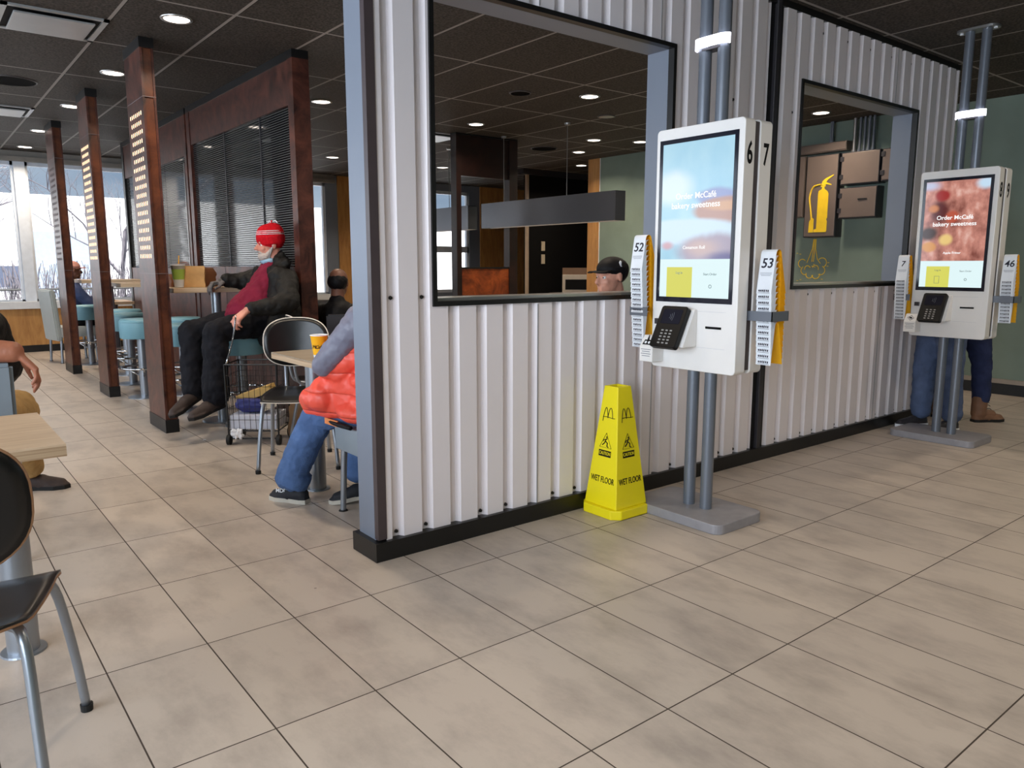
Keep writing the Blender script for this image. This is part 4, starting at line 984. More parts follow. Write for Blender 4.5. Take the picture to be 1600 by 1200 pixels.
M_kraft = plain('kraft_paper', (204, 158, 100), 0.7, 0, 0.1, 14, 0.3, 30); M_kraftd = plain('brown_kraft', (130, 84, 56), 0.7, 0, 0.15, 14, 0.3, 30)
paper_bag(1.80, 6.33, 1.082, 0.17, 0.11, 0.165, R(-20), 'tan kraft paper bag standing right of the drink cup', M_kraft)
paper_bag(1.93, 6.45, 1.082, 0.13, 0.10, 0.15, R(30), 'brown crumpled paper bag behind the tan one on high table', M_kraftd)
paper_bag(1.74, 6.55, 1.082, 0.16, 0.10, 0.10, R(10), 'dark brown paper bag at the left of the drink cup', M_kraftd)
t = thing('food_wrapper', 'tan open food wrapper on the far small table', 'wrapper', (2.08, 11.3, 0.781))
MB().prism([(-0.10, -0.12), (0.14, -0.10), (0.16, 0.12), (-0.08, 0.14)], Matrix.Rotation(R(8), 4, 'Y') @ Matrix.Translation((0, 0, 0.016)), 0.004).build('sheet', M_kraft, t)
MB().sph((0, 0, 0.045), 0.055, 14, (1.3, 1, 0.6)).build('food', plain('crust', (196, 140, 80), 0.7), t, smooth='all')
# microwave in the alcove
t = thing('service_cabinet', 'dark cabinet under the oven in the black alcove', 'cabinet', (9.2, 9.70, 0))
MB().box(-0.42, 0.42, -0.5, 0.33, 0, 0.75).build('body', M_greyd, t); MB().box(-0.44, 0.44, -0.52, 0.33, 0.75, 0.78).build('worktop', M_cab, t)
t = thing('microwave_oven', 'beige microwave oven with dark window in front of black wall', 'microwave', (8.97, 9.55, 0.782), R(-45))
MB().box(-0.24, 0.24, -0.2, 0.2, 0, 0.31, 0.008).build('casing', plain('beige_enamel', (188, 178, 162), 0.4), t)
MB().box(-0.19, 0.17, -0.206, -0.198, 0.06, 0.23).build('door_window', M_blackm, t); MB().box(0.185, 0.23, -0.206, -0.198, 0.05, 0.28).build('control_panel', M_greyd, t)
t = thing('storage_box', 'brown flat box on top of the microwave oven', 'box', (8.97, 9.55, 1.093), R(-45))
MB().box(-0.24, 0.24, -0.19, 0.19, 0, 0.11).build('carton', plain('brown_board', (124, 98, 78), 0.7), t)

# ------------------------------------------------------------------ shopping cart and what it carries
CA = R(-38); cart = thing('shopping_cart', 'black folding wire shopping cart beside the man in red hat', 'shopping cart', (1.92, 5.36, 0), CA)
w, d_, z0, z1 = 0.175, 0.14, 0.10, 0.57
f = MB(); g = MB()
for sx, sy in ((-1, -1), (1, -1), (1, 1), (-1, 1)): f.tube([(sx*w, sy*d_, 0.03), (sx*w*1.03, sy*d_*1.03, z1)], 0.0065, 8)
for z in (z0, z1): f.tube([(sx*w*(1+0.03*(z > 0.3)), sy*d_*(1+0.03*(z > 0.3)), z) for sx, sy in ((-1, -1), (1, -1), (1, 1), (-1, 1))], 0.0055, 8, closed=True)
f.tube([(-w, -d_, 0.045), (w, -d_, 0.045)], 0.006, 8)
f.build('frame', M_black, cart, smooth=40)
def gridside(g, p0, p1, n, rows):
    p0, p1 = V(p0), V(p1)
    for i in range(1, n): q = p0.lerp(p1, i/n); g.tube([q+V((0, 0, z0)), q*1.03+V((0, 0, z1))], 0.0018, 5)
    for j in range(rows): z = z0+(z1-z0)*(j+1)/(rows+1); g.tube([p0+V((0, 0, z)), p1+V((0, 0, z))], 0.0018, 5)
for a, b, n in (((-w, -d_, 0), (w, -d_, 0), 9), ((w, -d_, 0), (w, d_, 0), 7), ((w, d_, 0), (-w, d_, 0), 9), ((-w, d_, 0), (-w, -d_, 0), 7)): gridside(g, a, b, n, 5)
for i in range(1, 9): x = -w+2*w*i/9; g.tube([(x, -d_, z0), (x, d_, z0)], 0.0018, 5)
g.build('wire_basket', M_black, cart, smooth=40)
for sx in (-1, 1):
    for sy in (-1, 1):
        wh = MB().cone((sx*w-0.012, sy*d_, 0.036), (sx*w+0.012, sy*d_, 0.036), 0.036, 0.036, 20).build('wheel', M_rubber, cart, smooth=40)
hd = MB(); hd.tube([(-w*0.98, -d_*0.9, z1), (-0.14, -0.05, 0.75), (-0.13, -0.0, 0.90)], 0.006, 8, smooth=5); hd.build('handle', M_chrome, cart, smooth='all')
Rz = Matrix.Rotation(CA, 3, 'Z')
def cw(p): q = Rz @ V(p); return (1.92+q.x, 5.36+q.y, q.z)
def lump(name, label, cat, c, size, m, rz=0.0, amp=0.12, seed=1, rot=(0, 0, 0)):
    f = MB(); bmesh.ops.create_icosphere(f.bm, subdivisions=4, radius=1.0)
    from mathutils import noise
    for v in f.bm.verts:
        n_ = v.co.normalized(); k = 1/max(abs(n_.x), abs(n_.y), abs(n_.z))**0.7
        v.co = V((n_.x*k*size[0], n_.y*k*size[1], n_.z*k*size[2]))*(1+amp*noise.noise(n_*2.6+V((seed, 0, 0)))*1.5)
    o = f.build(name, m, loc=c, smooth='all'); o.rotation_euler = (rot[0], rot[1], rz+rot[2]); return tag(o, label, cat)
M_navy = plain('navy_cloth', (38, 44, 112), 0.55, 0, 0.2, 12, 0.6, 22)
def boxthing(name, label, cat, c, s, m, rot, part=None):
    t = MB().box(-s[0]/2, s[0]/2, -s[1]/2, s[1]/2, -s[2]/2, s[2]/2, 0.003).build(name, m, loc=c); t.rotation_euler = rot; tag(t, label, cat)
    return t
boxthing('white_box', 'white shallow box in the bottom of the shopping cart', 'box', cw((-0.005, 0, 0.158)), (0.325, 0.25, 0.10), plain('white_board', (206, 208, 222), 0.6), (0, 0, CA))
lump('cloth_bag', 'navy blue cloth bag lying on the white box in cart', 'bag', cw((-0.035, 0, 0.268)), (0.105, 0.088, 0.052), M_navy, CA, 0.16, 3)
boxthing('cardboard_box', 'long tan cardboard box leaning on the navy bag in cart', 'box', cw((-0.02, 0.02, 0.345)), (0.25, 0.14, 0.055), plain('cardboard', (190, 156, 92), 0.75), (0, R(-19), CA))
boxthing('book_package', 'white and tan thick package at the right of the cart', 'package', cw((0.10, -0.03, 0.285)), (0.11, 0.13, 0.06), plain('pale_board', (210, 196, 172), 0.6), (R(8), R(-22), CA))
lump('plastic_bag', 'crumpled white plastic bag hanging from the cart bottom', 'plastic bag', cw((-0.11, -0.155, 0.080)), (0.035, 0.008, 0.030), plain('thin_white_plastic', (222, 222, 226), 0.35), CA, 0.5, 8)
paper_bag(2.235, 5.30, 0, 0.22, 0.12, 0.30, R(-30), 'flattened brown paper bag on the floor behind the cart', plain('floor_bag', (150, 122, 94), 0.8), R(-14))
o = MB().prism([(-0.012, -0.006), (0.01, -0.008), (0.014, 0.005), (-0.008, 0.008)], Matrix.Identity(4), 0.0015).build('paper_scrap', M_paper, loc=(1.60, 5.62, 0.0005)); tag(o, 'tiny white paper scrap on the floor left of the cart', 'scrap')

# ------------------------------------------------------------------ people
def remesh(mb, name, mat, parent=None, vox=0.008, it=4, wr=0.0, ws=0.08, origin=None):
    if origin is not None: bmesh.ops.translate(mb.bm, vec=-V(origin), verts=mb.bm.verts)
    me = bpy.data.meshes.new(name); mb.bm.to_mesh(me); mb.bm.free(); me.materials.append(mat)
    o = bpy.data.objects.new(name, me); COL.objects.link(o)
    if parent is not None: o.parent = parent
    elif origin is not None: o.location = origin
    r = o.modifiers.new('remesh', 'REMESH'); r.mode = 'VOXEL'; r.voxel_size = vox; r.use_smooth_shade = True
    s = o.modifiers.new('smooth', 'SMOOTH'); s.factor = 0.5; s.iterations = it
    if wr:
        tx = bpy.data.textures.new(name+'_folds', 'CLOUDS'); tx.noise_scale = ws; tx.noise_depth = 2
        d = o.modifiers.new('folds', 'DISPLACE'); d.texture = tx; d.texture_coords = 'GLOBAL'; d.strength = wr; d.mid_level = 0.5
    return o
def head(mb, c, f, u, s=1.0, neck=None, nose=1.0, bald=False):
    """cranium, jaw, brow, nose, lips, ears and neck; c is the middle of the head"""
    c, f, u = V(c), V(f).normalized(), V(u).normalized(); u = (u-f*u.dot(f)).normalized(); sd = f.cross(u)   # sd: the person's right
    Rm = Matrix((( sd.x, f.x, u.x), (sd.y, f.y, u.y), (sd.z, f.z, u.z))).to_4x4()
    P = lambda x, y, z: c+(sd*x+f*y+u*z)*s
    mb.sph(P(0, -0.008, 0.035), 0.1*s, 20, (0.76, 0.95, 0.86), Rm)
    mb.sph(P(0, 0.022, -0.035), 0.1*s, 18, (0.62, 0.70, 0.78), Rm)
    mb.sph(P(0, 0.062, -0.088), 0.03*s, 12, (1.1, 0.9, 0.75), Rm)                  # chin
    mb.cap(P(-0.03, 0.078, 0.025), P(0.03, 0.078, 0.025), 0.012*s)                 # brow
    for x in (-0.036, 0.036): mb.sph(P(x, 0.062, -0.022), 0.024*s, 10)             # cheeks
    mb.cap(P(0, 0.088, 0.012), P(0, 0.108*nose**0.3, -0.022), 0.008*s, 0.0135*s*nose); mb.cap(P(-0.01, 0.098, -0.028), P(0.01, 0.098, -0.028), 0.009*s)
    mb.cap(P(-0.018, 0.086, -0.054), P(0.018, 0.086, -0.054), 0.0065*s); mb.cap(P(-0.016, 0.083, -0.066), P(0.016, 0.083, -0.066), 0.0075*s)
    for x in (-1, 1):
        mb.sph(P(x*0.078, -0.012, -0.002), 0.03*s, 10, (0.28, 0.6, 1.0), Rm)
    if neck is not None: mb.cap(P(0, -0.025, -0.06), neck, 0.055*s, 0.06*s)
    return P, Rm
def eyes(P, parent, origin, s=1.0):
    for x in (-0.031, 0.031):
        e = MB().sph(P(x, 0.071, 0.004)-V(origin), 0.0115*s, 10).build('eye', M_eyew, parent, smooth='all')
        MB().sph(P(x, 0.079, 0.004)-V(origin), 0.0055*s, 8).build('iris', M_ink, e, smooth='all')
def hand(mb, wrist, d, n, side, s=1.0, curl=(25, 35, 25), spread=0.0, thumb=35):
    """d: towards the fingers, n: palm side, side: where the thumb is"""
    W, d, n = V(wrist), V(d).normalized(), V(n).normalized(); n = (n-d*n.dot(d)).normalized(); sd = d.cross(n)
    if sd.dot(V(side)) < 0: sd = -sd
    for k in (-0.028, -0.010, 0.010, 0.027): mb.cap(W+d*0.008*s+sd*k*0.55*s, W+(d*0.085+sd*k)*s, 0.0145*s, 0.0125*s, 10)
    for k, L, off in ((0.029, (0.040, 0.024, 0.018), 0.082), (0.010, (0.045, 0.027, 0.020), 0.088), (-0.010, (0.042, 0.025, 0.019), 0.084), (-0.029, (0.033, 0.019, 0.016), 0.074)):
        p = W+(d*off+sd*k)*s; a = 0
        dd = (d+sd*k*spread*8).normalized()
        for l, c_, r0 in zip(L, curl, (0.0092, 0.0086, 0.0078)):
            a += c_; v_ = dd*math.cos(R(a))+n*math.sin(R(a)); q = p+v_*l*s; mb.cap(p, q, r0*s, (r0-0.0007)*s, 10); p = q
    p = W+(d*0.022+sd*0.022)*s
    for l, a, r0 in ((0.042, thumb, 0.0125), (0.032, thumb*0.6, 0.0105), (0.024, thumb*0.3, 0.009)):
        v_ = (d*math.cos(R(a))+sd*math.sin(R(a))+n*0.35).normalized(); q = p+v_*l*s; mb.cap(p, q, r0*s, (r0-0.001)*s, 10); p = q
def shoe(name, heel, toe, mat, parent, origin, sole=None, w=0.046, label=None, h=0.05, solec=None):
    heel, toe = V(heel), V(toe); d = (toe-heel).normalized(); L = (toe-heel).length
    up = V((0, 0, 1)); up = (up-d*up.dot(d)).normalized(); s = d.cross(up)
    m = MB()
    m.cap(heel+d*0.035+up*h*0.9, heel+d*L*0.45+up*h*0.85, w*0.82, w*0.86, 14); m.cap(heel+d*L*0.45+up*h*0.75, toe-d*0.045+up*h*0.55, w*0.88, w*0.62, 14)
    m.cap(heel+d*0.04+up*h*0.9, heel+d*0.045+up*(h+0.045), w*0.75, w*0.72, 14)
    Fp = frame(heel, d, -s)      # z of frame = d x -s
    poly = [(0.0, -w*0.5), (0.03, -w*0.74), (L*0.4, -w*0.70), (L*0.72, -w*0.98), (L-0.02, -w*0.62), (L, 0), (L-0.02, w*0.62), (L*0.72, w*0.98), (L*0.4, w*0.70), (0.03, w*0.74), (0.0, w*0.5)]
    zf = V((Fp[0][2], Fp[1][2], Fp[2][2])); sg = 1 if zf.dot(up) > 0 else -1
    m.prism(poly, Fp, sg*0.03)
    o = remesh(m, name, mat, None, 0.0055, 4); 
    o.data.transform(Matrix.Translation(-V(origin))); o.parent = parent
    if label: o['label'] = label
    ms = MB().prism([(x*1.0+(0.002 if x > 0 else -0.002), y*1.05) for x, y in poly], Fp, sg*0.022)
    so = ms.build('sole', sole or M_rubber, o); so.data.transform(Matrix.Translation(-V(origin)))
    return o
def child(mb, name, mat, parent, origin, **k):
    bmesh.ops.translate(mb.bm, vec=-V(origin), verts=mb.bm.verts)
    lab = k.pop('label', None)
    if k.pop('raw', False): o = mb.build(name, mat, parent, smooth=k.get('smooth', 'all'))
    else: o = remesh(mb, name, mat, parent, **k)
    if lab: o['label'] = lab
    return o

M_blackjkt = plain('black_jacket', (15, 14, 13), 0.65, 0, 0.25, 8, 0.4, 30, spec=0.3)
M_maroon = plain('maroon_shirt', (118, 26, 50), 0.8, 0, 0.15, 10, 0.4, 26, spec=0.2)
M_trous = plain('black_trousers', (18, 19, 26), 0.8, 0, 0.2, 8, 0.4, 24, spec=0.2)
M_shoeb = plain('dark_brown_suede', (62, 50, 46), 0.75, 0, 0.2, 20, 0.3, 60)
M_red = plain('red_knit', (196, 24, 36), 0.9, 0, 0.15, 60, 0.6, 160, spec=0.1)
M_beard = plain('white_beard', (188, 176, 168), 0.9, 0, 0.15, 50, 0.8, 120, spec=0.1)
M_mask = plain('blue_mask', (150, 186, 208), 0.7)

# --- man in the red knitted hat, sitting on the bar stool, facing -x
O = (2.06, 5.86, 0)
hc, hf, hu = V((2.262, 5.895, 1.405)), V((-0.97, 0.10, -0.05)), V((-0.05, 0, 1))
b = MB(); P, Rm = head(b, hc, hf, hu, 1.0, (2.29, 5.88, 1.22), 1.05)
b.chain([(2.28, 5.88, 1.18), (2.17, 5.88, 0.84)], [0.10, 0.12]); b.chain([(2.28, 5.72, 1.13), (2.22, 5.55, 0.98), (1.935, 5.535, 0.93)], [0.05, 0.042, 0.028])
b.chain([(2.24, 6.04, 1.15), (2.13, 6.12, 1.10), (1.99, 6.13, 1.118)], [0.05, 0.042, 0.028])
for k, a_ in (((2.10, 5.79, 0.80), (1.74, 5.69, 0.775)), ((2.14, 5.96, 0.80), (1.64, 5.95, 0.765))): b.cap(k, a_, 0.08, 0.05)
b.cap((1.74, 5.69, 0.77), (1.705, 5.62, 0.27), 0.05, 0.036); b.cap((1.64, 5.95, 0.76), (1.60, 5.82, 0.29), 0.05, 0.036)
hand(b, (1.925, 5.535, 0.925), (-0.75, -0.08, -0.55), (-0.4, 0.1, -0.9), (-0.3, 1, 0.3), 1.08, (38, 48, 30))
man = remesh(b, 'person', M_skinr, None, 0.0055, 3, origin=O); tag(man, 'bearded man in red knitted hat and black jacket sitting on bar stool', 'person')
eyes(P, man, O)
c = MB()
c.sph(P(0, -0.012, 0.055), 0.1, 22, (0.92, 1.12, 0.98), Rm); c.cone(P(0, -0.016, 0.008), P(0, -0.012, 0.075), 0.096, 0.100, 24); c.cap(P(0, 0.01, 0.075), P(0, -0.035, 0.088), 0.088, 0.086); c.sph(P(0, -0.06, 0.012), 0.05, 14, (1.2, 0.9, 0.8), Rm)
hat = child(c, 'knitted_hat', M_red, man, O, vox=0.006, it=5)
c = MB()
for z_, r_ in ((0.085, 0.098), (0.097, 0.0955), (0.110, 0.091)): c.tube([P(math.cos(R(a))*r_*0.93, -0.012+math.sin(R(a))*r_*1.10, z_) for a in range(0, 360, 10)], 0.0024, 6, closed=True)
bmesh.ops.translate(c.bm, vec=-V(O), verts=c.bm.verts); st = c.build('white_stripes', M_paper, hat, smooth='all')
for q in range(5):
    c = MB(); a = q*72; c.tube([P(0, -0.03, 0.168), P(0.02*math.cos(R(a)), -0.04+0.025*math.sin(R(a)), 0.186), P(0.035*math.cos(R(a)), -0.045+0.04*math.sin(R(a)), 0.168)], 0.005, 6, smooth=4)
    bmesh.ops.translate(c.bm, vec=-V(O), verts=c.bm.verts); c.build('tassel', M_paper if q % 2 else M_red, hat, smooth='all')
c = MB(); c.sph(P(0, 0.048, -0.083), 0.055, 16, (1.15, 0.92, 0.80), Rm)
for x in (-1, 1): c.cap(P(x*0.048, 0.028, -0.060), P(x*0.062, 0.0, -0.02), 0.022, 0.010); c.cap(P(x*0.022, 0.090, -0.044), P(x*0.034, 0.078, -0.062), 0.008)
c.cap(P(-0.02, 0.09, -0.045), P(0.02, 0.09, -0.045), 0.0075)
child(c, 'beard', M_beard, man, O, vox=0.005, it=2, wr=0.006, ws=0.01)
c = MB(); c.sph(P(0, 0.022, -0.118), 0.06, 16, (1.2, 1.05, 0.55), Rm); mk = child(c, 'face_mask', M_mask, man, O, vox=0.005, it=2)
c = MB(); c.tube([P(-0.055, 0.03, -0.10), P(-0.078, 0.012, -0.03), P(-0.085, -0.01, 0.02)], 0.0016, 5); bmesh.ops.translate(c.bm, vec=-V(O), verts=c.bm.verts); c.build('ear_loop', M_paper, mk, smooth='all')
c = MB(); c.chain([(2.27, 5.88, 1.165), (2.19, 5.87, 1.02), (2.06, 5.87, 0.87)], [0.125, 0.15, 0.175]); c.cap((2.10, 5.98, 0.84), (1.95, 5.93, 0.82), 0.10, 0.07); c.cap((2.06, 5.80, 0.84), (1.96, 5.82, 0.83), 0.09, 0.06)
c.cap((2.28, 5.88, 1.20), (2.27, 5.88, 1.25), 0.07, 0.062)
child(c, 'shirt', M_maroon, man, O, vox=0.009, it=5, wr=0.03, ws=0.05)
c = MB()
c.chain([(2.27, 5.72, 1.15), (2.27, 5.68, 1.0), (2.27, 5.68, 0.74)], [0.095, 0.115, 0.115]); c.chain([(2.275, 5.90, 1.17), (2.27, 5.90, 0.78)], [0.115, 0.115]); c.chain([(2.33, 5.76, 1.27), (2.355, 5.88, 1.285), (2.33, 6.0, 1.26)], [0.04, 0.045, 0.04]); c.cap((2.32, 5.78, 1.255), (2.22, 5.79, 1.21), 0.05, 0.035); c.cap((2.325, 5.84, 1.315), (2.335, 5.92, 1.315), 0.045); c.cap((2.29, 5.80, 1.27), (2.30, 5.83, 1.30), 0.04); c.cap((2.33, 5.66, 0.95), (2.33, 5.64, 0.68), 0.06, 0.055); c.chain([(2.27, 6.05, 1.13), (2.22, 6.08, 0.85)], [0.10, 0.12])
c.cap((2.30, 5.80, 1.225), (2.30, 5.97, 1.225), 0.06); c.cap((2.235, 5.76, 1.22), (2.18, 5.73, 1.02), 0.035, 0.03); c.cap((2.20, 6.02, 1.22), (2.12, 6.05, 1.05), 0.035)
c.chain([(2.30, 5.68, 1.145), (2.245, 5.535, 0.985), (2.13, 5.51, 0.955), (1.975, 5.53, 0.940)], [0.088, 0.082, 0.068, 0.052])      # near sleeve
c.chain([(2.22, 6.06, 1.15), (2.13, 6.13, 1.125), (2.00, 6.14, 1.135)], [0.085, 0.07, 0.055])                                        # far sleeve on the table
c.cap((2.22, 5.70, 0.80), (2.16, 5.74, 0.70), 0.10, 0.08)
child(c, 'jacket', M_blackjkt, man, O, vox=0.009, it=4, wr=0.035, ws=0.07)
c = MB(); hand(c, (1.985, 6.14, 1.125), (-1, -0.15, -0.12), (0, 0, -1), (0, -1, 0), 1.15, (30, 42, 30)); c.cap((2.0, 6.14, 1.127), (1.94, 6.135, 1.118), 0.038, 0.030)
child(c, 'glove', plain('grey_patterned_glove', (96, 92, 92), 0.85, 0, 0.95, 30, 0.4, 80), man, O, vox=0.006, it=3)
c = MB()
c.cap((2.12, 5.86, 0.82), (2.16, 5.90, 0.80), 0.145); 
c.chain([(2.10, 5.79, 0.815), (1.93, 5.73, 0.805), (1.745, 5.69, 0.775), (1.725, 5.66, 0.55), (1.705, 5.63, 0.325)], [0.115, 0.10, 0.088, 0.092, 0.098])
c.chain([(2.14, 5.96, 0.82), (1.86, 5.97, 0.80), (1.645, 5.955, 0.76), (1.625, 5.90, 0.55), (1.605, 5.84, 0.34)], [0.115, 0.095, 0.083, 0.08, 0.080])
child(c, 'trousers', M_trous, man, O, vox=0.009, it=4, wr=0.03, ws=0.07)
shoe('shoe', (1.76, 5.655, 0.225), (1.485, 5.545, 0.165), M_shoeb, man, O, w=0.056)
shoe('shoe', (1.655, 5.85, 0.275), (1.405, 5.72, 0.165), M_shoeb, man, O, w=0.052)

# --- person in the orange and grey puffer coat at the near dining table, seen from behind
M_orange = plain('orange_nylon', (232, 84, 66), 0.42, 0, 0.06, 8, 0.3, 24)
def quilt(m, pitch):
    n, l = m.node_tree.nodes, m.node_tree.links; b = n['Principled BSDF']; e = X(n, l)
    g = n.new('ShaderNodeNewGeometry'); sp = n.new('ShaderNodeSeparateXYZ'); l.new(g.outputs['Position'], sp.inputs[0])
    h = e.op('ABSOLUTE', e.op('SINE', e.op('MULTIPLY', sp.outputs[2], math.pi/pitch)))
    h = e.op('POWER', h, 0.35)
    bp = n.new('ShaderNodeBump'); bp.inputs['Strength'].default_value = 0.7; bp.inputs['Distance'].default_value = 0.02
    old = b.inputs['Normal'].links[0].from_socket; l.new(old, bp.inputs['Normal']); l.new(h, bp.inputs['Height']); l.new(bp.outputs['Normal'], b.inputs['Normal'])
quilt(M_orange, 0.105); M_greyn = plain('grey_nylon', (112, 112, 128), 0.45, 0, 0.08, 8, 0.3, 24)
M_jean = plain('blue_denim', (78, 104, 148), 0.85, 0, 0.16, 14, 0.3, 90, spec=0.2)
O = (1.86, 3.36, 0)
b = MB(); P, Rm = head(b, (1.93, 3.42, 1.24), (0.25, 1, -0.15), (0, 0, 1), 1.0, (1.90, 3.34, 1.07))
b.cap((1.88, 3.30, 1.0), (1.86, 3.30, 0.62), 0.11, 0.12); b.chain([(1.72, 3.32, 0.98), (1.62, 3.44, 0.80), (1.77, 3.62, 0.80)], [0.05, 0.045, 0.03]); hand(b, (1.79, 3.64, 0.795), (0.7, 0.7, 0), (0, 0, -1), (1, -0.5, 0), 1.0)
b.chain([(2.04, 3.32, 0.98), (2.08, 3.50, 0.80), (1.98, 3.66, 0.80)], [0.05, 0.045, 0.03]); hand(b, (1.97, 3.68, 0.795), (-0.4, 0.9, 0), (0, 0, -1), (-1, -0.5, 0), 1.0)
b.chain([(1.78, 3.34, 0.54), (1.65, 3.66, 0.49), (1.57, 3.75, 0.32), (1.515, 3.80, 0.12)], [0.07, 0.045, 0.035, 0.03]); b.chain([(1.95, 3.36, 0.54), (1.94, 3.72, 0.49), (1.81, 3.64, 0.14)], [0.07, 0.045, 0.03])
p2 = remesh(b, 'person', M_skinm, None, 0.0065, 3, origin=O); tag(p2, 'person in orange and grey puffer coat seated with back to the post', 'person'); eyes(P, p2, O)
c = MB(); c.sph(P(0, -0.02, 0.05), 0.1, 18, (0.86, 1.0, 0.85), Rm); child(c, 'hair', M_ink, p2, O, vox=0.008, it=3)
c = MB()
for z_, r_ in ((0.60, 0.185), (0.70, 0.18), (0.80, 0.17), (0.90, 0.165)): c.sph((1.855+0.0*z_, 3.32, z_), r_, 22, (1.18, 0.92, 0.42))
c.sph((1.80, 3.36, 0.54), 0.20, 22, (1.05, 0.98, 0.34)); c.cap((1.84, 3.32, 0.60), (1.86, 3.32, 0.90), 0.14)
c.chain([(1.76, 3.335, 0.90), (1.70, 3.40, 0.82), (1.64, 3.46, 0.755)], [0.098, 0.092, 0.078]); c.chain([(1.80, 3.38, 0.64), (1.70, 3.54, 0.595), (1.645, 3.63, 0.585)], [0.15, 0.115, 0.085]); c.cap((1.72, 3.46, 0.70), (1.63, 3.58, 0.62), 0.10, 0.085); c.chain([(1.70, 3.42, 0.555), (1.59, 3.66, 0.545)], [0.07, 0.055]); c.cap((1.60, 3.55, 0.60), (1.585, 3.68, 0.575), 0.08, 0.06); c.chain([(1.60, 3.47, 0.765), (1.68, 3.58, 0.79), (1.74, 3.62, 0.80)], [0.072, 0.062, 0.05])
c.chain([(2.05, 3.33, 0.95), (2.10, 3.50, 0.82), (2.0, 3.64, 0.81)], [0.09, 0.08, 0.055])
coat = child(c, 'puffer_coat', M_orange, p2, O, vox=0.008, it=4, wr=0.018, ws=0.09)
c = MB(); c.chain([(1.74, 3.31, 0.985), (1.67, 3.33, 0.955), (1.615, 3.40, 0.855), (1.568, 3.462, 0.775)], [0.08, 0.075, 0.066, 0.060]); c.cap((1.72, 3.32, 0.98), (2.0, 3.32, 0.98), 0.10); c.cap((1.87, 3.33, 1.0), (1.89, 3.36, 1.10), 0.11, 0.085)
child(c, 'grey_shoulder_yoke', M_greyn, p2, O, vox=0.008, it=3, wr=0.014, ws=0.05)
c = MB(); c.chain([(1.80, 3.34, 0.535), (1.72, 3.55, 0.53), (1.635, 3.685, 0.485), (1.575, 3.745, 0.33), (1.515, 3.80, 0.15)], [0.11, 0.10, 0.088, 0.083, 0.082]); c.chain([(1.94, 3.36, 0.54), (1.94, 3.72, 0.49), (1.82, 3.64, 0.17)], [0.11, 0.085, 0.075])
c.cone((1.512, 3.803, 0.10), (1.535, 3.785, 0.175), 0.088, 0.088, 20)
jn = child(c, 'jeans', M_jean, p2, O, vox=0.008, it=3, wr=0.022, ws=0.06)
M_shw = plain('pale_rubber_sole', (190, 184, 172), 0.6); M_shk = plain('black_knit_shoe', (22, 24, 32), 0.7)
s1 = shoe('shoe', (1.575, 3.745, 0), (1.455, 3.965, 0), M_shk, p2, O, M_shw, 0.046, 'black trainer with pale sole and white lettering')
text('shoe_lettering', 'MDJT', 0.030, frame((1.478-O[0], 3.852-O[1], 0.062), (-0.48, 0.88, 0) if False else (0.62, -0.78, 0), (0.1, 0.1, 1)), M_paper, s1, bold=0.01)
shoe('shoe', (1.90, 3.555, 0.035), (1.66, 3.66, 0.0), M_shk, p2, O, M_shw, 0.046)
c = MB(); c.tube([(1.645, 3.60, 0.492), (1.62, 3.52, 0.478), (1.615, 3.42, 0.476), (1.62, 3.30, 0.478)], 0.012, 8, smooth=4); child(c, 'dark_belt_strap', M_ink, p2, O, raw=True)
c = MB(); c.prism([(0, 0), (0.13, 0.0), (0.13, 0.03), (0, 0.03)], frame((1.612, 3.56, 0.462), (0.05, -1, 0), (0, 0, 1)), 0.006); c2 = child(c, 'orange_tag', plain('orange_webbing', (214, 130, 70), 0.6), p2, O, raw=True, smooth=40)

# --- man at the left edge, arm over the chair back
M_tan = plain('khaki_trousers', (172, 140, 92), 0.85, 0, 0.15, 10, 0.3, 60, spec=0.2)
O = (0.10, 4.10, 0)
b = MB(); P, Rm = head(b, (0.06, 4.14, 1.22), (0.35, 1, 0), (0, 0, 1), 1.0, (0.07, 4.08, 1.04)); b.cap((0.08, 4.06, 0.98), (0.08, 4.08, 0.58), 0.12, 0.13)
b.chain([(0.25, 4.02, 0.98), (0.11, 3.76, 0.925), (0.32, 3.695, 0.905)], [0.060, 0.060, 0.044]); hand(b, (0.335, 3.692, 0.90), (0.62, -0.05, -0.75), (-0.7, 0, -0.7), (-0.2, 1, 0.1), 1.08, (28, 30, 20), thumb=28)
b.chain([(-0.10, 4.05, 0.98), (-0.18, 4.25, 0.78), (-0.05, 4.42, 0.62)], [0.055, 0.045, 0.034]); hand(b, (-0.04, 4.43, 0.615), (0.4, 0.8, 0), (0, 0, -1), (1, 0, 0), 1.0)
b.chain([(0.18, 4.12, 0.55), (0.40, 4.56, 0.53), (0.45, 4.92, 0.12)], [0.09, 0.06, 0.045]); b.chain([(0.0, 4.15, 0.55), (-0.05, 4.60, 0.53), (-0.05, 4.62, 0.12)], [0.09, 0.06, 0.045])
p3 = remesh(b, 'person', M_skinm, None, 0.0065, 3, origin=O); tag(p3, 'person at left edge in dark top resting bare arm over grey chair', 'person'); eyes(P, p3, O)
c = MB(); c.sph(P(0, -0.02, 0.05), 0.1, 18, (0.86, 1.0, 0.85), Rm); child(c, 'hair', M_ink, p3, O, vox=0.008, it=3)
c = MB(); c.chain([(0.10, 4.06, 1.0), (0.10, 4.08, 0.62)], [0.15, 0.17]); c.cap((-0.08, 4.05, 1.0), (0.24, 4.04, 1.0), 0.085); c.cap((0.25, 4.03, 0.98), (0.155, 3.83, 0.945), 0.09, 0.072); c.cap((-0.10, 4.05, 0.98), (-0.18, 4.23, 0.80), 0.08, 0.07); c.cap((0.24, 4.10, 0.62), (0.27, 4.12, 0.85), 0.08); c.cap((0.27, 4.10, 0.98), (0.30, 4.14, 0.80), 0.085, 0.095)
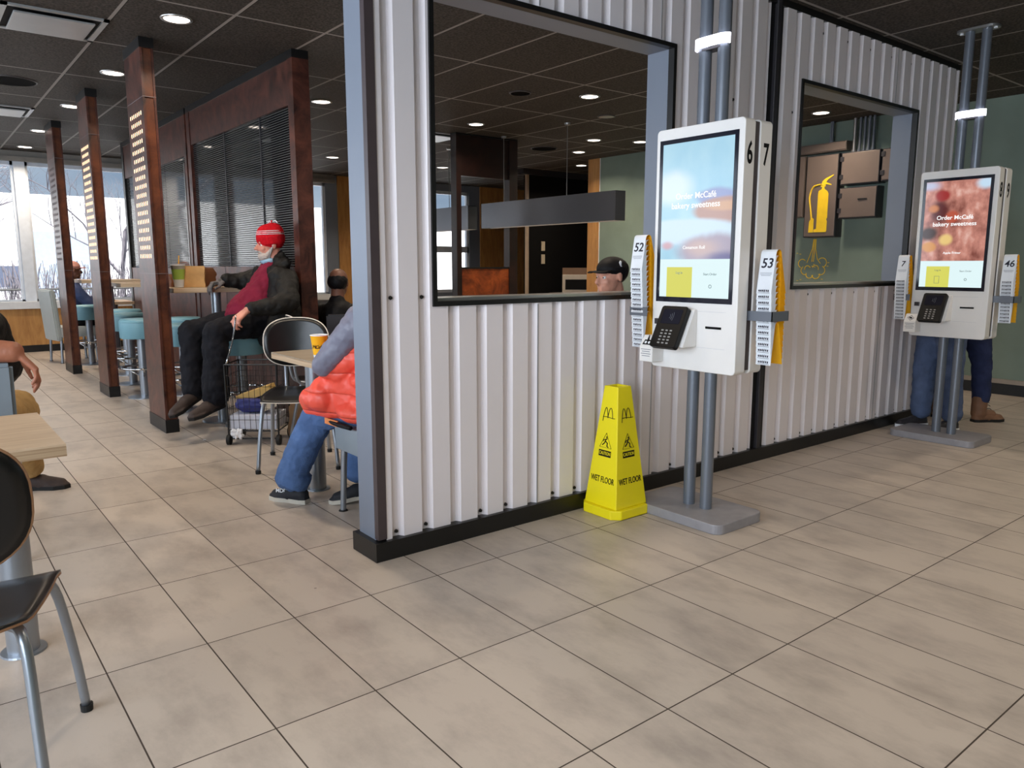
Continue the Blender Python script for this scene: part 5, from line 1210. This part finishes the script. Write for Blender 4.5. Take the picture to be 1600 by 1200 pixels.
child(c, 'dark_top', M_blackjkt, p3, O, vox=0.009, it=4, wr=0.02)
c = MB(); c.chain([(0.18, 4.14, 0.56), (0.385, 4.52, 0.535), (0.43, 4.74, 0.34), (0.455, 4.92, 0.14)], [0.115, 0.10, 0.080, 0.070]); c.chain([(0.0, 4.15, 0.56), (-0.05, 4.58, 0.54), (-0.05, 4.62, 0.15)], [0.115, 0.085, 0.068]); child(c, 'trousers', M_tan, p3, O, vox=0.009, it=4, wr=0.02, ws=0.06)
shoe('shoe', (0.40, 4.985, 0), (0.635, 4.865, 0), M_shoeb, p3, O, w=0.050); shoe('shoe', (-0.05, 4.56, 0), (-0.02, 4.83, 0), M_shoeb, p3, O, w=0.050)

# --- generic seated diner: faces +y in its own frame
def seated(x, y, rz, label, skin, topm, legm, hair=None, cap=None, hz=1.17, mask=None, arm='table', hand_z=0.80):
    o3 = (0, 0, 0); s = (hz-0.45)/0.74
    b = MB(); P, Rm = head(b, (0, 0.03, hz), (0, 1, -0.08), (0, 0, 1), 1.0, (0, -0.03, hz-0.18))
    zs = hz-0.24
    b.cap((0, -0.03, zs), (0, 0, 0.56), 0.11, 0.12)
    for sx in (-1, 1):
        b.chain([(sx*0.17, -0.02, zs-0.02), (sx*0.22, 0.14, zs-0.20), (sx*0.10, 0.36, hand_z)], [0.048, 0.042, 0.028]); hand(b, (sx*0.095, 0.37, hand_z), (-sx*0.2, 1, 0), (0, 0, -1), (-sx, 0, 0), 1.0)
        b.chain([(sx*0.09, 0.02, 0.54), (sx*0.11, 0.42, 0.52), (sx*0.11, 0.40, 0.10)], [0.08, 0.055, 0.04])
    r = remesh(b, 'person', skin, None, 0.008, 3); r.location = (x, y, 0); r.rotation_euler = (0, 0, rz); tag(r, label, 'person'); eyes(P, r, o3)
    c = MB(); c.chain([(0, -0.02, zs-0.02), (0, 0, 0.58)], [0.14, 0.15]); c.cap((-0.15, -0.02, zs-0.01), (0.15, -0.02, zs-0.01), 0.085)
    c.cap((0, -0.03, zs+0.03), (0, -0.03, zs+0.09), 0.085, 0.07)
    for sx in (-1, 1): c.chain([(sx*0.17, -0.02, zs-0.02), (sx*0.22, 0.14, zs-0.20), (sx*0.12, 0.33, hand_z+0.004)], [0.078, 0.066, 0.048])
    child(c, 'jacket', topm, r, o3, vox=0.010, it=4, wr=0.02)
    c = MB()
    for sx in (-1, 1): c.chain([(sx*0.09, 0.02, 0.555), (sx*0.11, 0.40, 0.535), (sx*0.11, 0.40, 0.14)], [0.105, 0.08, 0.065])
    child(c, 'trousers', legm, r, o3, vox=0.010, it=4, wr=0.015)
    for sx in (-1, 1): shoe('shoe', (sx*0.11, 0.34, 0), (sx*0.12, 0.61, 0), M_rubber, r, o3)
    if hair:
        c = MB()
        if hair == 'ring':
            c.sph(P(0, -0.030, 0.012), 0.1, 18, (0.84, 0.84, 0.76), Rm)
            for sx in (-1, 1): c.sph(P(sx*0.055, -0.02, 0.02), 0.04, 10, (0.7, 1.2, 0.9), Rm)
        else: c.sph(P(0, -0.030, 0.036), 0.1, 18, (0.83, 0.96, 0.84), Rm)
        child(c, 'hair', M_ink, r, o3, vox=0.008, it=3, wr=0.008, ws=0.02)
    if cap:
        c = MB(); c.sph(P(0, -0.014, 0.050), 0.1, 20, (0.84, 1.02, 0.74), Rm); c.cone(P(0, -0.012, 0.034), P(0, -0.012, 0.058), 0.090, 0.092, 20)
        cp = child(c, 'cap', cap, r, o3, vox=0.007, it=4)
        c = MB(); n = 12; fan = [P(math.sin(R(a))*0.075, 0.072+math.cos(R(a))*0.085, 0.050-0.016*abs(math.sin(R(a)))) for a in range(-80, 81, 16)]
        bk = [P(math.sin(R(a))*0.078, 0.045+math.cos(R(a))*0.03, 0.046) for a in range(-80, 81, 16)]
        for i in range(len(fan)-1): c.quad([bk[i], bk[i+1], fan[i+1], fan[i]])
        bmesh.ops.remove_doubles(c.bm, verts=c.bm.verts, dist=1e-5)
        v_ = c.build('visor', cap, cp, smooth='all'); sd_ = v_.modifiers.new('s', 'SOLIDIFY'); sd_.thickness = 0.005
        return r, P, cp
    return r, P, None
r, P, cp = seated(3.39, 3.28, R(84), 'person in black cap behind the big opening, only the head showing', M_skin, M_blackjkt, M_trous, 'full', M_ink, 1.182)
c = MB(); c.tube([P(-0.083, -0.02, 0.062), P(-0.086, -0.008, 0.074), P(-0.086, -0.004, 0.088), P(-0.083, -0.012, 0.096)], 0.004, 6); c.tube([P(-0.086, -0.014, 0.062), P(-0.086, -0.014, 0.094)], 0.0035, 6)
o = c.build('white_emblem', M_paper, cp, smooth='all')
seated(2.77, 5.79, R(-42), 'balding diner in black jacket seen from behind past the brown column', M_skinb, M_ink, M_ink, 'ring', None, 1.105)
seated(4.20, 7.45, R(110), 'dark haired diner at the edge of the grey post', M_skinb, M_ink, M_ink, 'full', None, 1.10)
M_pink = plain('pink_cap', (196, 138, 124), 0.8); M_navyj = plain('navy_jacket', (52, 66, 104), 0.7, 0, 0.15, 12)
seated(1.72, 11.45, R(-80), 'far diner in pink cap and navy jacket before the window', M_skinb, M_navyj, M_ink, None, M_pink, 1.185)

# --- two people standing at the far side of kiosk 8 and 9
def standing(x, y, rz, label, H, skin, topm, legm, hairm, shoem, solem, boots=False, wide=1.0, step=0.10, reach=0.20):
    o3 = (0, 0, 0); s = H/1.72
    b = MB(); P, Rm = head(b, (0, 0.02, (1.72-0.125)*s), (0, 1, -0.1), (0, 0, 1), s*0.97, (0, -0.02, 1.43*s))
    b.cap((0, -0.01, 1.36*s), (0, 0, 0.98*s), 0.10, 0.11)
    for sx in (-1, 1):
        fy = sx*step
        b.chain([(sx*0.17, -0.01, 1.36*s), (sx*0.21, -0.01, 1.08*s), (sx*0.13, reach, 1.05*s)], [0.045, 0.04, 0.028]); hand(b, (sx*0.125, reach+0.01, 1.05*s), (-sx*0.4, 1, 0.2), (0, 0, -1), (-sx, 0, 0.3), 1.0)
        b.chain([(sx*0.09, 0, 0.90*s), (sx*0.10, fy*0.6+0.02, 0.50*s), (sx*0.11, fy, 0.09)], [0.08, 0.055, 0.04])
    r = remesh(b, 'person', skin, None, 0.008, 3); r.location = (x, y, 0); r.rotation_euler = (0, 0, rz); tag(r, label, 'person'); eyes(P, r, o3, s)
    c = MB(); c.chain([(0, -0.01, 1.34*s), (0, 0, 1.10*s), (0, 0, 0.88*s)], [0.13, 0.14, 0.15]); c.cap((-0.14, -0.01, 1.37*s), (0.14, -0.01, 1.37*s), 0.08)
    for sx in (-1, 1): c.chain([(sx*0.17, -0.01, 1.36*s), (sx*0.21, -0.01, 1.08*s), (sx*0.14, reach-0.02, 1.055*s)], [0.075, 0.062, 0.045])
    child(c, 'jacket', topm, r, o3, vox=0.010, it=4, wr=0.02)
    c = MB()
    for sx in (-1, 1): fy = sx*step; c.chain([(sx*0.08, 0, 0.88*s), (sx*0.10, fy*0.6+0.02, 0.50*s), (sx*0.11, fy, 0.13 if not boots else 0.20)], [0.115, 0.075*wide, 0.066*wide])
    child(c, 'jeans', legm, r, o3, vox=0.009, it=4, wr=0.02, ws=0.06)
    c = MB(); c.sph(P(0, -0.024, 0.045), 0.1*s, 18, (0.86, 1.0, 0.9), Rm); c.cap(P(0, -0.06, 0.0), P(0, -0.07, -0.08), 0.06*s, 0.04*s); child(c, 'hair', hairm, r, o3, vox=0.008, it=3)
    for sx in (-1, 1):
        fy = sx*step; sh = shoe('boot' if boots else 'shoe', (sx*0.11, fy-0.06, 0), (sx*0.125, fy+0.215, 0), shoem, r, o3, solem, 0.050 if boots else 0.046)
        if boots:
            c = MB(); c.chain([(sx*0.11, fy-0.012, 0.07), (sx*0.11, fy-0.008, 0.19)], [0.056, 0.060]); c.cap((sx*0.11, fy+0.03, 0.06), (sx*0.115, fy+0.10, 0.055), 0.045, 0.04)
            child(c, 'boot_shaft', shoem, r, o3, vox=0.006, it=3, wr=0.006, ws=0.03)
            for q in range(4): MB().tube([(sx*0.11-0.025, fy+0.046+0.012*(3-q), 0.10+q*0.028), (sx*0.11, fy+0.055+0.012*(3-q), 0.105+q*0.028), (sx*0.11+0.025, fy+0.046+0.012*(3-q), 0.10+q*0.028)], 0.0025, 6).build('lace', M_ink, sh, smooth='all')
    return r
M_dden = plain('dark_denim', (44, 52, 84), 0.85, 0, 0.2, 14, 0.3, 90, spec=0.2); M_jean2 = plain('grey_blue_denim', (86, 100, 130), 0.85, 0, 0.16, 14, 0.3, 90, spec=0.2)
M_boot = plain('tan_brown_leather', (122, 88, 66), 0.6, 0, 0.15, 16)
standing(6.19, 2.515, R(66), 'person in blue jeans and white soled shoes behind kiosk 8', 1.64, M_skinm, M_ink, M_jean2, M_ink, M_greyd, M_paper, wide=1.15, step=0.04, reach=0.10)
standing(6.70, 2.54, R(-118), 'person in dark jeans and brown lace-up boots behind kiosk 8', 1.62, M_skinm, plain('dark_brown_coat', (52, 34, 30), 0.8), M_dden, M_ink, M_boot, M_rubber, True, 1.0, 0.09)

# ------------------------------------------------------------------ outdoors beyond the window wall
struct(MB().box(-60, 60, 13.2, 90, -0.3, -0.14), 'ground_outside', plain('pale_pavement', (196, 198, 202), 0.9, 0, 0.15, 0.4))
struct(MB().box(-14, 40, 26, 27, -0.2, 3.25), 'building_outside', plain('white_render_wall', (236, 238, 240), 0.8, 0, 0.02, 0.5))['label'] = 'bright white building across the lot'
bo = [o for o in COL.objects if o.name == 'building_outside'][0]
struct(MB().box(-13.5, 4.2, 25.94, 26.0, 0.62, 1.22), 'dark_window_band', plain('dark_glass_outside', (88, 96, 116), 0.3), bo)
struct(MB().box(3.0, 4.9, 25.9, 26.0, 0.3, 2.2), 'reflection_panel', plain('pale_blue_reflection', (150, 168, 190), 0.6), bo)  # reflection in the window glass, painted as a pale panel on the building
# parking lot railing
rl = thing('railing', 'black metal railing outside beyond the window at far left', 'railing', (0, 17.5, -0.14))
f = MB(); f.tube([(-6, 0, 0.92), (6, 0, 0.92)], 0.02, 8); f.tube([(-6, 0, 0.12), (6, 0, 0.12)], 0.016, 8); f.build('rails', M_black, rl)
for i in range(60): MB().box(-6+0.2*i-0.008, -6+0.2*i+0.008, -0.008, 0.008, 0.12, 0.92).build('baluster', M_black, rl)
for i in range(7): MB().box(-6+2*i-0.025, -6+2*i+0.025, -0.025, 0.025, 0, 0.96).build('post', M_black, rl)
# bare trees
M_bark = plain('grey_bark', (112, 108, 116), 0.9, 0, 0.2, 8)
def tree(x, y, h, seed, label, spread=0.5):
    rr = random.Random(seed); m = MB()
    def br(p, d, L, r, k):
        q = p+d*L*0.5+V((rr.uniform(-.06, .06), rr.uniform(-.06, .06), 0))*L; e = q+(d+V((rr.uniform(-.2, .2), rr.uniform(-.2, .2), rr.uniform(-.05, .15)))).normalized()*L*0.5
        m.tube([p, q, e], [r, r*0.8, r*0.62], 5 if k < 3 else 4)
        if k <= 0: return
        for i in range(3 if k > 1 else 2):
            a = rr.uniform(0, 2*math.pi); t_ = rr.uniform(0.25, 0.95); s_ = q if rr.random() < 0.4 else e
            nd = (d*0.9+V((math.cos(a), math.sin(a), rr.uniform(-0.1, 0.5)))*spread*1.5).normalized(); br(s_, nd, L*rr.uniform(0.55, 0.8), r*0.55, k-1)
    br(V((0, 0, 0)), V((0.05, 0, 1)), h*0.40, h*0.012, 6)
    o = m.build('bare_tree', M_bark, loc=(x, y, -0.14)); tag(o, label, 'tree')
tree(4.1, 20.5, 5.6, 5, 'bare winter tree outside, seen between the two right pillars')
tree(-0.8, 19.5, 6.8, 11, 'bare winter tree with spreading twigs at far left window', 0.75)
tree(1.6, 24.0, 5.6, 21, 'bare winter tree with low spreading branches left of farthest pillar', 0.8)
rr = random.Random(4); m = MB()
for i in range(700):
    x = rr.uniform(1.6, 6.0); y = rr.uniform(-0.5, 0.5); a = rr.uniform(-0.3, 0.3); h_ = rr.uniform(0.7, 1.5)
    m.tube([(x, y, 0), (x+a*0.4, y+rr.uniform(-.1, .1), h_*0.5), (x+a, y+rr.uniform(-.3, .3), h_)], 0.008, 3)
tag(m.build('bare_hedge', M_bark, loc=(0, 19.3, -0.14)), 'leafless grey hedge outside beyond the window', 'hedge', kind='stuff')
f = boxthing('parked_vehicle_panel', 'x', 'x', (0, 0, 0), (1, 1, 1), M_paper, (0, 0, 0)) if False else None
